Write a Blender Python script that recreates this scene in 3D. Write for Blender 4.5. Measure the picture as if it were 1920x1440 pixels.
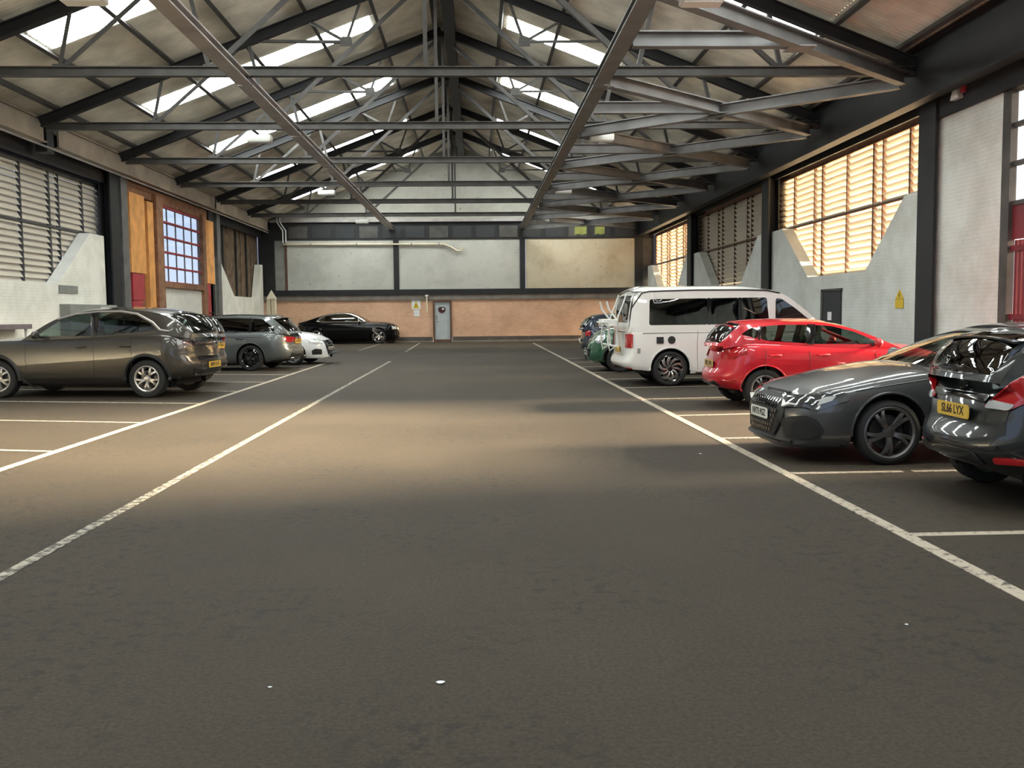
import bpy, bmesh, math, random
from mathutils import Vector, Matrix
from mathutils.bvhtree import BVHTree
from mathutils.geometry import delaunay_2d_cdt

for o in list(bpy.data.objects): bpy.data.objects.remove(o)
S = bpy.context.scene
C = S.collection
R = math.radians
rnd = random.Random(7)

# ------------------------------------------------------------------ camera
F = 1750.0; EYE = 1.55
def camera():
    ey = Vector((893-960, 720-588, F)).normalized()          # hall axis seen in camera axes
    p2 = Vector((894-960, 720-(588-.0099), F)).normalized()
    ex = (p2-ey); ex = (ex-ex.dot(ey)*ey).normalized()
    ez = ey.cross(ex).normalized()
    if ez[1] < 0: ez = -ez
    m = Matrix(((ex[0], ex[1], -ex[2], 0), (ey[0], ey[1], -ey[2], 0), (ez[0], ez[1], -ez[2], EYE), (0, 0, 0, 1)))
    c = bpy.data.cameras.new('camera'); o = bpy.data.objects.new('camera', c); C.objects.link(o)
    c.sensor_width = 36; c.lens = F/1920*36; c.clip_end = 300; c.clip_start = .05
    o.matrix_world = m; S.camera = o
camera()

# ------------------------------------------------------------------ sky, sun, exposure
SUN_DIR = Vector((-.945, -.06, -.288)).normalized()
def world():
    w = bpy.data.worlds.new('sky'); S.world = w; w.use_nodes = True
    nt = w.node_tree; n = nt.nodes; l = nt.links; n.clear()
    tc = n.new('ShaderNodeTexCoord'); sp = n.new('ShaderNodeSeparateXYZ'); rp = n.new('ShaderNodeValToRGB')
    bg = n.new('ShaderNodeBackground'); out = n.new('ShaderNodeOutputWorld')
    l.new(tc.outputs['Generated'], sp.inputs[0])
    mp = n.new('ShaderNodeMapRange'); mp.inputs[1].default_value = -1; mp.inputs[2].default_value = 1
    l.new(sp.outputs[2], mp.inputs[0]); l.new(mp.outputs[0], rp.inputs[0])
    e = rp.color_ramp.elements
    e[0].position = .47; e[0].color = (.10, .09, .08, 1)
    e[1].position = .50; e[1].color = (.56, .63, .80, 1)
    k = e.new(.72); k.color = (.40, .54, .82, 1)
    dt = n.new('ShaderNodeVectorMath'); dt.operation = 'DOT_PRODUCT'; dt.inputs[1].default_value = tuple(-SUN_DIR)
    l.new(tc.outputs['Generated'], dt.inputs[0])
    pw = n.new('ShaderNodeMath'); pw.operation = 'POWER'; pw.inputs[1].default_value = 3
    mx0 = n.new('ShaderNodeMath'); mx0.operation = 'MAXIMUM'; mx0.inputs[1].default_value = 0; l.new(dt.outputs['Value'], mx0.inputs[0]); l.new(mx0.outputs[0], pw.inputs[0])
    gl = n.new('ShaderNodeMixRGB'); gl.blend_type = 'ADD'; gl.inputs[2].default_value = (3.0, 2.6, 2.0, 1)
    l.new(pw.outputs[0], gl.inputs[0]); l.new(rp.outputs[0], gl.inputs[1])
    l.new(gl.outputs[0], bg.inputs[0]); bg.inputs[1].default_value = 1.1
    l.new(bg.outputs[0], out.inputs[0])
world()
def sun():
    d = bpy.data.lights.new('sun', 'SUN'); o = bpy.data.objects.new('sun', d); C.objects.link(o)
    d.energy = 125.0; d.color = (1.0, .78, .52); d.angle = R(15)
    v = SUN_DIR
    o.rotation_euler = v.to_track_quat('-Z', 'Y').to_euler(); o.location = (30, 15, 12)
sun()
SKYLIGHT = 14.0
vs = S.view_settings
S.display_settings.display_device = 'sRGB'
vs.view_transform = 'Standard'; vs.look = 'None'; vs.gamma = 1; vs.use_curve_mapping = False
vs.exposure = 0.46
S.cycles.use_denoising = True
S.cycles.max_bounces = 7; S.cycles.diffuse_bounces = 4; S.cycles.glossy_bounces = 3
S.cycles.use_adaptive_sampling = True; S.cycles.adaptive_threshold = .02
S.cycles.transparent_max_bounces = 10; S.cycles.sample_clamp_indirect = 8

# ------------------------------------------------------------------ materials
MATS = {}
def nodes(name):
    m = bpy.data.materials.new(name); m.use_nodes = True; MATS[name] = m
    nt = m.node_tree; b = nt.nodes['Principled BSDF']
    return m, nt, b
def mat(name, col, rough=.6, metal=0, var=.0, scale=3.0, bump=0, bscale=20, coat=0, spec=None, emit=None, es=0):
    if name in MATS: return MATS[name]
    m, nt, b = nodes(name); n = nt.nodes; l = nt.links
    b.inputs['Roughness'].default_value = rough; b.inputs['Metallic'].default_value = metal
    b.inputs['Base Color'].default_value = (*col, 1)
    if coat:
        b.inputs['Coat Weight'].default_value = coat; b.inputs['Coat Roughness'].default_value = .04
    if spec is not None: b.inputs['Specular IOR Level'].default_value = spec
    if emit: b.inputs['Emission Color'].default_value = (*emit, 1); b.inputs['Emission Strength'].default_value = es
    if var or bump:
        tc = n.new('ShaderNodeTexCoord')
    if var:
        ns = n.new('ShaderNodeTexNoise'); ns.inputs['Scale'].default_value = scale; ns.inputs['Detail'].default_value = 6
        l.new(tc.outputs['Object'], ns.inputs['Vector'])
        rp = n.new('ShaderNodeValToRGB'); e = rp.color_ramp.elements
        e[0].position = .3; e[1].position = .72
        e[0].color = (*[c*(1-var) for c in col], 1); e[1].color = (*[min(1, c*(1+var*.7)) for c in col], 1)
        l.new(ns.outputs['Fac'], rp.inputs[0]); l.new(rp.outputs[0], b.inputs['Base Color'])
    if bump:
        n2 = n.new('ShaderNodeTexNoise'); n2.inputs['Scale'].default_value = bscale; n2.inputs['Detail'].default_value = 4
        l.new(tc.outputs['Object'], n2.inputs['Vector'])
        bp = n.new('ShaderNodeBump'); bp.inputs['Strength'].default_value = bump; bp.inputs['Distance'].default_value = .02
        l.new(n2.outputs['Fac'], bp.inputs['Height']); l.new(bp.outputs[0], b.inputs['Normal'])
    return m
def asphalt():
    m, nt, b = nodes('asphalt'); n = nt.nodes; l = nt.links
    tc = n.new('ShaderNodeTexCoord')
    def noise(sc, det, rough=.6, vec=None):
        x = n.new('ShaderNodeTexNoise'); x.inputs['Scale'].default_value = sc; x.inputs['Detail'].default_value = det
        x.inputs['Roughness'].default_value = rough; l.new(vec or tc.outputs['Object'], x.inputs['Vector']); return x
    def ramp(src, p0, c0, p1, c1):
        r = n.new('ShaderNodeValToRGB'); e = r.color_ramp.elements
        e[0].position = p0; e[0].color = (*c0, 1); e[1].position = p1; e[1].color = (*c1, 1); l.new(src, r.inputs[0]); return r
    big = noise(.35, 5); r1 = ramp(big.outputs['Fac'], .3, (.028, .0215, .0145), .7, (.041, .0315, .0215))
    fine = noise(48, 5, .85); r2 = ramp(fine.outputs['Fac'], .34, (.42, .42, .42), .68, (1.7, 1.66, 1.58))
    mx = n.new('ShaderNodeMixRGB'); mx.blend_type = 'MULTIPLY'; mx.inputs[0].default_value = 1
    l.new(r1.outputs[0], mx.inputs[1]); l.new(r2.outputs[0], mx.inputs[2])
    # darker tar scabs, scattered in a few worn areas
    mpn = n.new('ShaderNodeMapping'); mpn.inputs['Scale'].default_value = (1, 1.0, 1); l.new(tc.outputs['Object'], mpn.inputs[0])
    scab = noise(11, 4, .65, mpn.outputs[0]); r3 = ramp(scab.outputs['Fac'], .53, (0, 0, 0), .60, (1, 1, 1))
    area = noise(.55, 2); r4 = ramp(area.outputs['Fac'], .43, (0, 0, 0), .58, (1, 1, 1))
    mu = n.new('ShaderNodeMath'); mu.operation = 'MULTIPLY'; l.new(r3.outputs[0], mu.inputs[0]); l.new(r4.outputs[0], mu.inputs[1])
    mu2 = n.new('ShaderNodeMath'); mu2.operation = 'MULTIPLY'; mu2.inputs[1].default_value = .75; l.new(mu.outputs[0], mu2.inputs[0])
    mx2 = n.new('ShaderNodeMixRGB'); mx2.inputs[2].default_value = (.013, .011, .009, 1)
    l.new(mu2.outputs[0], mx2.inputs[0]); l.new(mx.outputs[0], mx2.inputs[1])
    l.new(mx2.outputs[0], b.inputs['Base Color'])
    b.inputs['Roughness'].default_value = .72; b.inputs['Specular IOR Level'].default_value = .3
    bp = n.new('ShaderNodeBump'); bp.inputs['Strength'].default_value = .7; bp.inputs['Distance'].default_value = .012
    l.new(fine.outputs['Fac'], bp.inputs['Height']); l.new(bp.outputs[0], b.inputs['Normal'])
    return m
def line_paint(name, col, wear):
    m, nt, b = nodes(name); n = nt.nodes; l = nt.links
    tc = n.new('ShaderNodeTexCoord'); ns = n.new('ShaderNodeTexNoise'); ns.inputs['Scale'].default_value = 14
    ns.inputs['Detail'].default_value = 6; ns.inputs['Roughness'].default_value = .7
    geo = n.new('ShaderNodeNewGeometry'); l.new(geo.outputs['Position'], ns.inputs['Vector'])
    r = n.new('ShaderNodeValToRGB'); e = r.color_ramp.elements
    e[0].position = wear; e[1].position = wear+.12; e[0].color = (.045, .038, .030, 1); e[1].color = (*col, 1)
    l.new(ns.outputs['Fac'], r.inputs[0]); l.new(r.outputs[0], b.inputs['Base Color']); b.inputs['Roughness'].default_value = .7
    return m
def brick(name, c1, c2, mortar, painted=False, swap=True, bump=.5):
    m, nt, b = nodes(name); n = nt.nodes; l = nt.links
    geo = n.new('ShaderNodeNewGeometry'); sp = n.new('ShaderNodeSeparateXYZ'); cb = n.new('ShaderNodeCombineXYZ')
    l.new(geo.outputs['Position'], sp.inputs[0])
    l.new(sp.outputs[1 if swap else 0], cb.inputs[0]); l.new(sp.outputs[2], cb.inputs[1])
    bk = n.new('ShaderNodeTexBrick'); bk.inputs['Scale'].default_value = 1
    bk.inputs['Brick Width'].default_value = .235; bk.inputs['Row Height'].default_value = .08
    bk.inputs['Mortar Size'].default_value = .008; bk.inputs['Mortar Smooth'].default_value = .3
    bk.inputs['Color1'].default_value = (*c1, 1); bk.inputs['Color2'].default_value = (*c2, 1); bk.inputs['Mortar'].default_value = (*mortar, 1)
    l.new(cb.outputs[0], bk.inputs['Vector'])
    ns = n.new('ShaderNodeTexNoise'); ns.inputs['Scale'].default_value = .9; ns.inputs['Detail'].default_value = 7
    ns.inputs['Roughness'].default_value = .65; l.new(geo.outputs['Position'], ns.inputs['Vector'])
    rp = n.new('ShaderNodeValToRGB'); e = rp.color_ramp.elements; e[0].position = .28; e[1].position = .6
    e[0].color = (.72, .70, .66, 1); e[1].color = (1, 1, 1, 1); l.new(ns.outputs['Fac'], rp.inputs[0])
    mx = n.new('ShaderNodeMixRGB'); mx.blend_type = 'MULTIPLY'; mx.inputs[0].default_value = .9
    l.new(bk.outputs['Color'], mx.inputs[1]); l.new(rp.outputs[0], mx.inputs[2]); l.new(mx.outputs[0], b.inputs['Base Color'])
    b.inputs['Roughness'].default_value = .75
    inv = n.new('ShaderNodeMath'); inv.operation = 'SUBTRACT'; inv.inputs[0].default_value = 1; l.new(bk.outputs['Fac'], inv.inputs[1])
    bp = n.new('ShaderNodeBump'); bp.inputs['Strength'].default_value = bump; bp.inputs['Distance'].default_value = .012
    l.new(inv.outputs[0], bp.inputs['Height']); l.new(bp.outputs[0], b.inputs['Normal'])
    return m
def plaster(name, base, stain, swap=False):
    m, nt, b = nodes(name); n = nt.nodes; l = nt.links
    geo = n.new('ShaderNodeNewGeometry')
    ns = n.new('ShaderNodeTexNoise'); ns.inputs['Scale'].default_value = .8; ns.inputs['Detail'].default_value = 8; ns.inputs['Roughness'].default_value = .7
    l.new(geo.outputs['Position'], ns.inputs['Vector'])
    rp = n.new('ShaderNodeValToRGB'); e = rp.color_ramp.elements; e[0].position = .3; e[1].position = .55
    e[0].color = (*stain, 1); e[1].color = (*base, 1); l.new(ns.outputs['Fac'], rp.inputs[0])
    n2 = n.new('ShaderNodeTexNoise'); n2.inputs['Scale'].default_value = 5; n2.inputs['Detail'].default_value = 5; l.new(geo.outputs['Position'], n2.inputs['Vector'])
    r2 = n.new('ShaderNodeValToRGB'); e = r2.color_ramp.elements; e[0].position = .25; e[1].position = .36
    e[0].color = (.5, .47, .42, 1); e[1].color = (1, 1, 1, 1); l.new(n2.outputs['Fac'], r2.inputs[0])
    mx = n.new('ShaderNodeMixRGB'); mx.blend_type = 'MULTIPLY'; mx.inputs[0].default_value = .8
    l.new(rp.outputs[0], mx.inputs[1]); l.new(r2.outputs[0], mx.inputs[2]); l.new(mx.outputs[0], b.inputs['Base Color'])
    b.inputs['Roughness'].default_value = .8
    return m
def translucent(name, col, trans=.5):
    m, nt, b = nodes(name); n = nt.nodes; l = nt.links
    out = n['Material Output']; d = n.new('ShaderNodeBsdfDiffuse'); t = n.new('ShaderNodeBsdfTranslucent'); mx = n.new('ShaderNodeMixShader')
    d.inputs[0].default_value = (*col, 1); t.inputs[0].default_value = (*col, 1); mx.inputs[0].default_value = trans
    l.new(d.outputs[0], mx.inputs[1]); l.new(t.outputs[0], mx.inputs[2]); l.new(mx.outputs[0], out.inputs[0]); n.remove(b)
    return m
def glass(name, tint, refl=.5):
    m, nt, b = nodes(name); n = nt.nodes; l = nt.links
    out = n['Material Output']; t = n.new('ShaderNodeBsdfTransparent'); g = n.new('ShaderNodeBsdfGlossy'); mx = n.new('ShaderNodeMixShader')
    t.inputs[0].default_value = (*tint, 1); g.inputs[0].default_value = (1, 1, 1, 1); g.inputs['Roughness'].default_value = .01
    fr = n.new('ShaderNodeLayerWeight'); fr.inputs[0].default_value = refl
    geo = n.new('ShaderNodeNewGeometry'); sb = n.new('ShaderNodeMath'); sb.operation = 'SUBTRACT'; sb.inputs[0].default_value = 1
    l.new(geo.outputs['Backfacing'], sb.inputs[1]); mu = n.new('ShaderNodeMath'); mu.operation = 'MULTIPLY'
    l.new(fr.outputs['Fresnel'], mu.inputs[0]); l.new(sb.outputs[0], mu.inputs[1])
    l.new(mu.outputs[0], mx.inputs[0]); l.new(t.outputs[0], mx.inputs[1]); l.new(g.outputs[0], mx.inputs[2]); l.new(mx.outputs[0], out.inputs[0]); n.remove(b)
    return m
def emitter(name, col, st):
    m, nt, b = nodes(name)
    b.inputs['Base Color'].default_value = (.6, .62, .6, 1); b.inputs['Emission Color'].default_value = (*col, 1)
    b.inputs['Emission Strength'].default_value = st; b.inputs['Roughness'].default_value = .5
    return m
def paint(name, col, metal=.0, rough=.35):
    m = mat(name, col, rough, metal, coat=1.0); return m

ASPH = asphalt()
LINE = line_paint('road_paint', (.35, .30, .235), .36)
LINEW = line_paint('worn_road_paint', (.33, .30, .24), .45)
BRICK = brick('brown_brick', (.72, .42, .265), (.64, .37, .23), (.64, .48, .36), swap=False)
WBRICK = brick('white_painted_brick', (.64, .66, .63), (.62, .64, .61), (.59, .61, .58), bump=.35)
WBRICKL = brick('cream_lit_brick', (.90, .88, .79), (.88, .86, .77), (.84, .82, .735), bump=.35)  # cream paint, brightened so its colour carries the left wall's warm light
WARMPLAST = plaster('stained_warm_lit_plaster', (.53, .47, .35), (.40, .33, .22))  # stained white plaster with the louvres' warm light put into its colour
WPLAST = plaster('white_plaster', (.475, .475, .43), (.38, .37, .335))
WGABLE = plaster('pale_gable_paint', (.36, .35, .31), (.28, .27, .235))
STEEL = mat('dark_steel', (.075, .070, .066), .55, .3, var=.35, scale=2.5)
BLACK = mat('black_steel', (.018, .018, .020), .6, .2, var=.3, scale=2)
GREYST = mat('grey_steel', (.17, .165, .165), .5, .3, var=.25, scale=2.0)
PALEST = mat('pale_steel', (.36, .33, .32), .5, .2, var=.25, scale=1.5)
RUSTY = mat('rusty_brown_steel', (.12, .058, .036), .7, .1, var=.4, scale=5)
SHEET = mat('fibre_cement_sheet', (.78, .74, .645), .85, 0, var=.3, scale=1.2)
SKYL = emitter('daylit_rooflight_sheet', (.94, 1.0, .97), SKYLIGHT)
BEAMC = mat('buff_girder_paint', (.36, .30, .24), .7, 0, var=.3, scale=1.2)
SLAT = translucent('cream_louvre_sheet', (.66, .60, .50), .07)
PANEGL = glass('clear_pane', (.93, .96, .97), .25)
ORANGE = mat('orange_board', (.86, .40, .12), .7, 0, var=.25, scale=2)
DORANGE = mat('brown_timber', (.30, .15, .08), .75, 0, var=.4, scale=4)
GATER = mat('maroon_gate_paint', (.15, .014, .022), .5, 0, var=.2, scale=2)
REDP = mat('red_board_paint', (.42, .035, .05), .45, 0, var=.2, scale=2)
CONC = mat('concrete_band', (.20, .175, .15), .85, 0, var=.3, scale=2)
PLINTH = mat('dark_plinth', (.085, .07, .06), .85, 0, var=.3, scale=2)
BROWNB = mat('brown_weathered_board', (.15, .10, .06), .8, 0, var=.55, scale=2.5)
WHITEP = mat('white_enamel', (.75, .75, .72), .4)
CREAM = mat('cream_paint', (.70, .62, .45), .6, 0, var=.1)
YELL = mat('warning_yellow', (.62, .42, .03), .5)
LIME = mat('lime_tarp', (.50, .55, .16), .6, 0, var=.2)
DOORG = mat('grey_door_paint', (.42, .45, .46), .5, 0, var=.1)
GREYB = mat('grey_box', (.25, .25, .23), .6, 0, var=.15)
DARKB = mat('dark_recess', (.025, .027, .03), .7)
MAROON = mat('maroon_glass', (.05, .008, .01), .15)
MAUVE = mat('mauve_board', (.16, .13, .14), .6, 0, var=.2)
PAPER = mat('white_paper', (.72, .72, .72), .8)
INK = mat('black_ink', (.01, .01, .01), .6)
RUB = mat('tyre_rubber', (.014, .014, .014), .8, 0, bump=.15, bscale=60)
UND = mat('underbody_black', (.01, .01, .01), .85)
TRIM = mat('black_plastic_trim', (.010, .010, .010), .55)
GLOSSB = mat('gloss_black', (.008, .008, .009), .12, 0, coat=1)
CHROME = mat('chrome', (.72, .70, .68), .12, 1)
ALLOY = mat('silver_alloy', (.62, .58, .54), .3, .85)
DALLOY = mat('dark_alloy', (.10, .10, .10), .35, .7)
DALLOY2 = mat('graphite_alloy', (.17, .165, .165), .35, .8)
LAMPR = mat('red_lens', (.36, .008, .012), .12, 0, coat=1)
LAMPC = mat('clear_lens', (.52, .54, .55), .12, .35, coat=1)
LAMPD = mat('smoked_lens', (.16, .12, .13), .1, .3, coat=1)
PLY = mat('yellow_plate', (.62, .40, .06), .4)
PLW = mat('white_plate', (.66, .66, .60), .4)
CGLASS = glass('car_glass', (.40, .47, .43), .45)
DGLASS = glass('privacy_glass', (.05, .055, .055), .45)
SEATM = mat('dark_seat_cloth', (.03, .03, .03), .8)
SEATG = mat('grey_seat_cloth', (.16, .17, .17), .8)

# plate lettering as meshes, made while the scene is still almost empty
TEXT = {}
def lettering_meshes():
    for t in ('SM70 KVE', 'SA19 NXR', 'SN68 ORJ', 'SF18 LTO', 'SB21 XHK', 'NV73 PGZ', 'SL66 LYX', 'SD20 FWU'):
        cu = bpy.data.curves.new('lettering', 'FONT'); cu.body = t; cu.size = .098; cu.align_x = 'CENTER'; cu.align_y = 'CENTER'; cu.extrude = .0008; cu.offset = .0022
        o = bpy.data.objects.new('lettering', cu); C.objects.link(o); bpy.context.view_layer.update()
        me = bpy.data.meshes.new_from_object(o.evaluated_get(bpy.context.evaluated_depsgraph_get())); me.name = 'lettering'
        me.materials.clear(); me.materials.append(INK); TEXT[t] = me
        bpy.data.objects.remove(o); bpy.data.curves.remove(cu)
lettering_meshes()
# ------------------------------------------------------------------ mesh helpers
def link(o, parent=None):
    C.objects.link(o)
    if parent: o.parent = parent
    return o
def obj(name, bm, m, parent=None, smooth=None, loc=None):
    me = bpy.data.meshes.new(name)
    if isinstance(bm, tuple): me.from_pydata(bm[0], [], bm[1]); me.update()
    else: bm.normal_update(); bm.to_mesh(me); bm.free()
    ms = m if isinstance(m, (list, tuple)) else [m]
    for x in ms: me.materials.append(x)
    if smooth:
        for p in me.polygons: p.use_smooth = True
        me.set_sharp_from_angle(angle=R(smooth))
    o = bpy.data.objects.new(name, me); link(o, parent)
    if loc: o.location = loc
    return o
def mobj(name, me, parent=None, loc=(0, 0, 0), rot=None, scale=None):
    o = bpy.data.objects.new(name, me); link(o, parent); o.location = loc
    if rot: o.rotation_euler = rot
    if scale: o.scale = scale
    return o
def empty(name, loc=(0, 0, 0), rz=0):
    o = bpy.data.objects.new(name, None); C.objects.link(o); o.location = loc; o.rotation_euler = (0, 0, rz); o.empty_display_size = .2
    return o
def tag(o, label=None, cat=None, group=None, kind=None):
    if label: o['label'] = label
    if cat: o['category'] = cat
    if group: o['group'] = group
    if kind: o['kind'] = kind
    return o
def box(bm, a, b, mi=0):
    x0, x1 = sorted((a[0], b[0])); y0, y1 = sorted((a[1], b[1])); z0, z1 = sorted((a[2], b[2]))
    v = [bm.verts.new(p) for p in ((x0, y0, z0), (x1, y0, z0), (x1, y1, z0), (x0, y1, z0), (x0, y0, z1), (x1, y0, z1), (x1, y1, z1), (x0, y1, z1))]
    for f in ((0, 3, 2, 1), (4, 5, 6, 7), (0, 1, 5, 4), (1, 2, 6, 5), (2, 3, 7, 6), (3, 0, 4, 7)):
        bm.faces.new([v[i] for i in f]).material_index = mi
    return bm
def bx(a, b, bev=0):
    bm = bmesh.new(); box(bm, a, b)
    if bev: bmesh.ops.bevel(bm, geom=list(bm.edges), offset=bev, segments=2, affect='EDGES', profile=.5)
    return bm
def bar(bm, p, q, w, h, up=(0, 0, 1), mi=0):
    p, q = Vector(p), Vector(q); d = (q-p).normalized(); u = Vector(up)
    s = d.cross(u)
    if s.length < 1e-4: s = d.cross(Vector((0, 1, 0)))
    s.normalize(); u = s.cross(d).normalized()
    v = []
    for c in (p, q):
        for a, b in ((-1, -1), (1, -1), (1, 1), (-1, 1)): v.append(bm.verts.new(c+s*(a*w/2)+u*(b*h/2)))
    for f in ((0, 1, 2, 3), (7, 6, 5, 4), (0, 4, 5, 1), (1, 5, 6, 2), (2, 6, 7, 3), (3, 7, 4, 0)):
        bm.faces.new([v[i] for i in f]).material_index = mi
    return bm
def ibeam(bm, p, q, w, h, t=.03, up=(0, 0, 1)):
    p, q = Vector(p), Vector(q); d = (q-p).normalized(); u = Vector(up); s = d.cross(u).normalized(); u = s.cross(d).normalized()
    bar(bm, p+u*(h/2-t/2), q+u*(h/2-t/2), w, t, up); bar(bm, p-u*(h/2-t/2), q-u*(h/2-t/2), w, t, up); bar(bm, p, q, t, h-2*t, up)
    return bm
def abar(bm, p, q, w, up=(0, 0, 1), t=.014):     # steel angle: two thin legs
    p, q = Vector(p), Vector(q); d = (q-p).normalized(); u = Vector(up); s = d.cross(u)
    if s.length < 1e-4: s = Vector((1, 0, 0))
    s.normalize(); u = s.cross(d).normalized()
    bar(bm, p, q, w, t, up); bar(bm, p+s*(w/2-t/2)+u*(w/2), q+s*(w/2-t/2)+u*(w/2), t, w, up)
    return bm
def tube(bm, pts, r, n=8):
    pts = [Vector(p) for p in pts]; rings = []
    for i, p in enumerate(pts):
        d = (pts[min(i+1, len(pts)-1)]-pts[max(i-1, 0)]).normalized()
        a = d.orthogonal().normalized() if i == 0 else (rings_a-rings_a.dot(d)*d).normalized()
        rings_a = a; b = d.cross(a)
        rings.append([bm.verts.new(p+(a*math.cos(k*2*math.pi/n)+b*math.sin(k*2*math.pi/n))*r) for k in range(n)])
    for i in range(len(rings)-1):
        for k in range(n): bm.faces.new((rings[i][k], rings[i][(k+1) % n], rings[i+1][(k+1) % n], rings[i+1][k]))
    bm.faces.new(rings[0][::-1]); bm.faces.new(rings[-1])
    return bm
def prism(pts, a, b, axis='x'):      # polygon (u,v) extruded along an axis: x:(y,z) y:(x,z) z:(x,y)
    bm = bmesh.new()
    def P(u, v, w): return {'x': (w, u, v), 'y': (u, w, v), 'z': (u, v, w)}[axis]
    A = [bm.verts.new(P(u, v, a)) for u, v in pts]; B = [bm.verts.new(P(u, v, b)) for u, v in pts]
    n = len(pts); bm.faces.new(A); bm.faces.new(B[::-1])
    for i in range(n): bm.faces.new((A[i], B[i], B[(i+1) % n], A[(i+1) % n]))
    bmesh.ops.recalc_face_normals(bm, faces=list(bm.faces))
    return bm

# ------------------------------------------------------------------ hall dimensions
XL, XW = -11.6, 9.55                 # inner faces of the side walls
YE, YB = 52.0, -2.4                  # far wall, open end behind the viewer
RX, RZ, SL = -.963, 10.44, .384      # ridge
COLS = [52.0-10.88*k for k in range(6)]
TRUSS = [52.0-5.44*k for k in range(1, 8)]
def rz(x, off=0): return RZ+off-SL*abs(x-RX)

# floor and painted lines
fl = obj('floor', bx((XL-.4, YB-6, -.25), (XW+.6, YE+.4, 0)), ASPH); tag(fl, kind='structure')
def mark(p, q, w=.1, m=LINE, h=.004):
    bm = bmesh.new(); bar(bm, (p[0], p[1], h/2+.0005), (q[0], q[1], h/2+.0005), w, h)
    obj('line_marking', bm, m, fl)
mark((2.93, 2.5), (2.93, 48.5), .105)
mark((-4.9, 6.5), (-4.9, 31), .10)
mark((-2.87, 3.2), (-2.87, 31), .085, LINEW)
mark((-2.95, 38.6), (-3.05, 50.5), .085, LINEW)
mark((-5.1, 40.5), (-5.1, 49.5), .085, LINEW)
for y in (3.72, 6.22): mark((2.98, y), (8.6, y+.05), .09)
mark((2.98, 8.70), (4.06, 8.70), .09); mark((4.16, 8.70), (8.6, 8.72), .09)
for y in (11.2, 13.75, 16.45, 19.0, 21.5, 24.0, 26.5, 29.0, 31.5): mark((2.98, y), (8.6, y+.5 if y > 12 else y+.2), .09)
for y in (10.95, 13.82, 16.75, 19.35, 21.95, 24.6, 27.2, 29.8): mark((-4.95, y), (-10.6, y+1.42), .09)

# ------------------------------------------------------------------ roof
def corr(x0, x1, ys, amp=.03, per=.146, off=.33):
    """corrugated sheet between two x lines for a list of (y0,y1) runs; ridges run down the slope"""
    V, Fc = [], []
    for (y0, y1) in ys:
        n = max(2, int((y1-y0)/per*6)); base = len(V)
        for i in range(n+1):
            y = y0+(y1-y0)*i/n; w = amp*math.sin(2*math.pi*y/per)
            V.append((x0, y, rz(x0, off)+w)); V.append((x1, y, rz(x1, off)+w))
        for i in range(n):
            a = base+2*i; Fc.append((a, a+1, a+3, a+2))
    return (V, Fc)
SKY_Y = [(.25+6.75*k, 1.42+6.75*k) for k in range(8)]
SKY_Y[5] = (33.95, 35.15); SKY_Y[6] = (41.35, 42.5); SKY_Y[7] = (48.2, 49.4)
def gaps():
    r = []; y = YB-.5
    for a, b in SKY_Y: r.append((y, a)); y = b
    r.append((y, YE+.35)); return r
def roof(side):
    s = -1 if side == 'left' else 1
    d0, d1, d2, d3 = 0.0, 1.98, 8.36, 10.98
    X = lambda d: RX+s*d
    V, Fc = [], []
    dm = d2 if s < 0 else d1+(d2-d1)/2
    runs = [(d0, d1, [(YB-.5, YE+.35)]), (d1, dm, gaps()), (d2, d3, [(YB-.5, YE+.35)])]
    if s > 0:
        g_ = [r for r in gaps() if r[1] < 25]; runs.append((dm, d2, g_+[(g_[-1][1]+1.17, 48.2), (49.4, YE+.35)]))
    for (a, b, ys) in runs:
        v, f = corr(X(a), X(b), ys); o = len(V); V += v; Fc += [tuple(i+o for i in q) for q in f]
    ro = obj('roof_'+side, (V, Fc), SHEET, smooth=60); tag(ro, kind='structure')
    for y0, y1 in SKY_Y:
        for k in range(4 if s < 0 or y0 < 25 or y0 > 45 else 2):  # far right strip given extra panes to brighten the end wall panel
            a = d1+(d2-d1)*k/4; b = d1+(d2-d1)*(k+1)/4+.03
            obj('skylight_pane', corr(X(a), X(b), [(y0+.0, y1-.0)], off=.325), SKYL, ro, smooth=60)
    for d in (.25, 1.80, 3.36, 5.06, 6.77, 8.43, 9.75):
        bm = bmesh.new(); x = X(d); z = rz(x, .22)
        n = Vector((s*SL, 0, 1)).normalized()
        bar(bm, (x, YB, z), (x, YE, z), .05, .15, n); bar(bm, (x-s*.04, YB, z-.075), (x-s*.04, YE, z-.045), .10, .014, n)
        obj('purlin', bm, STEEL, ro)
    return ro
RL = roof('left'); RR = roof('right')
rb = obj('ridge_beam', bx((RX+.10, 25.5, 9.95), (RX+.42, YE, 10.55)), BLACK); tag(rb, kind='structure')

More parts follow.
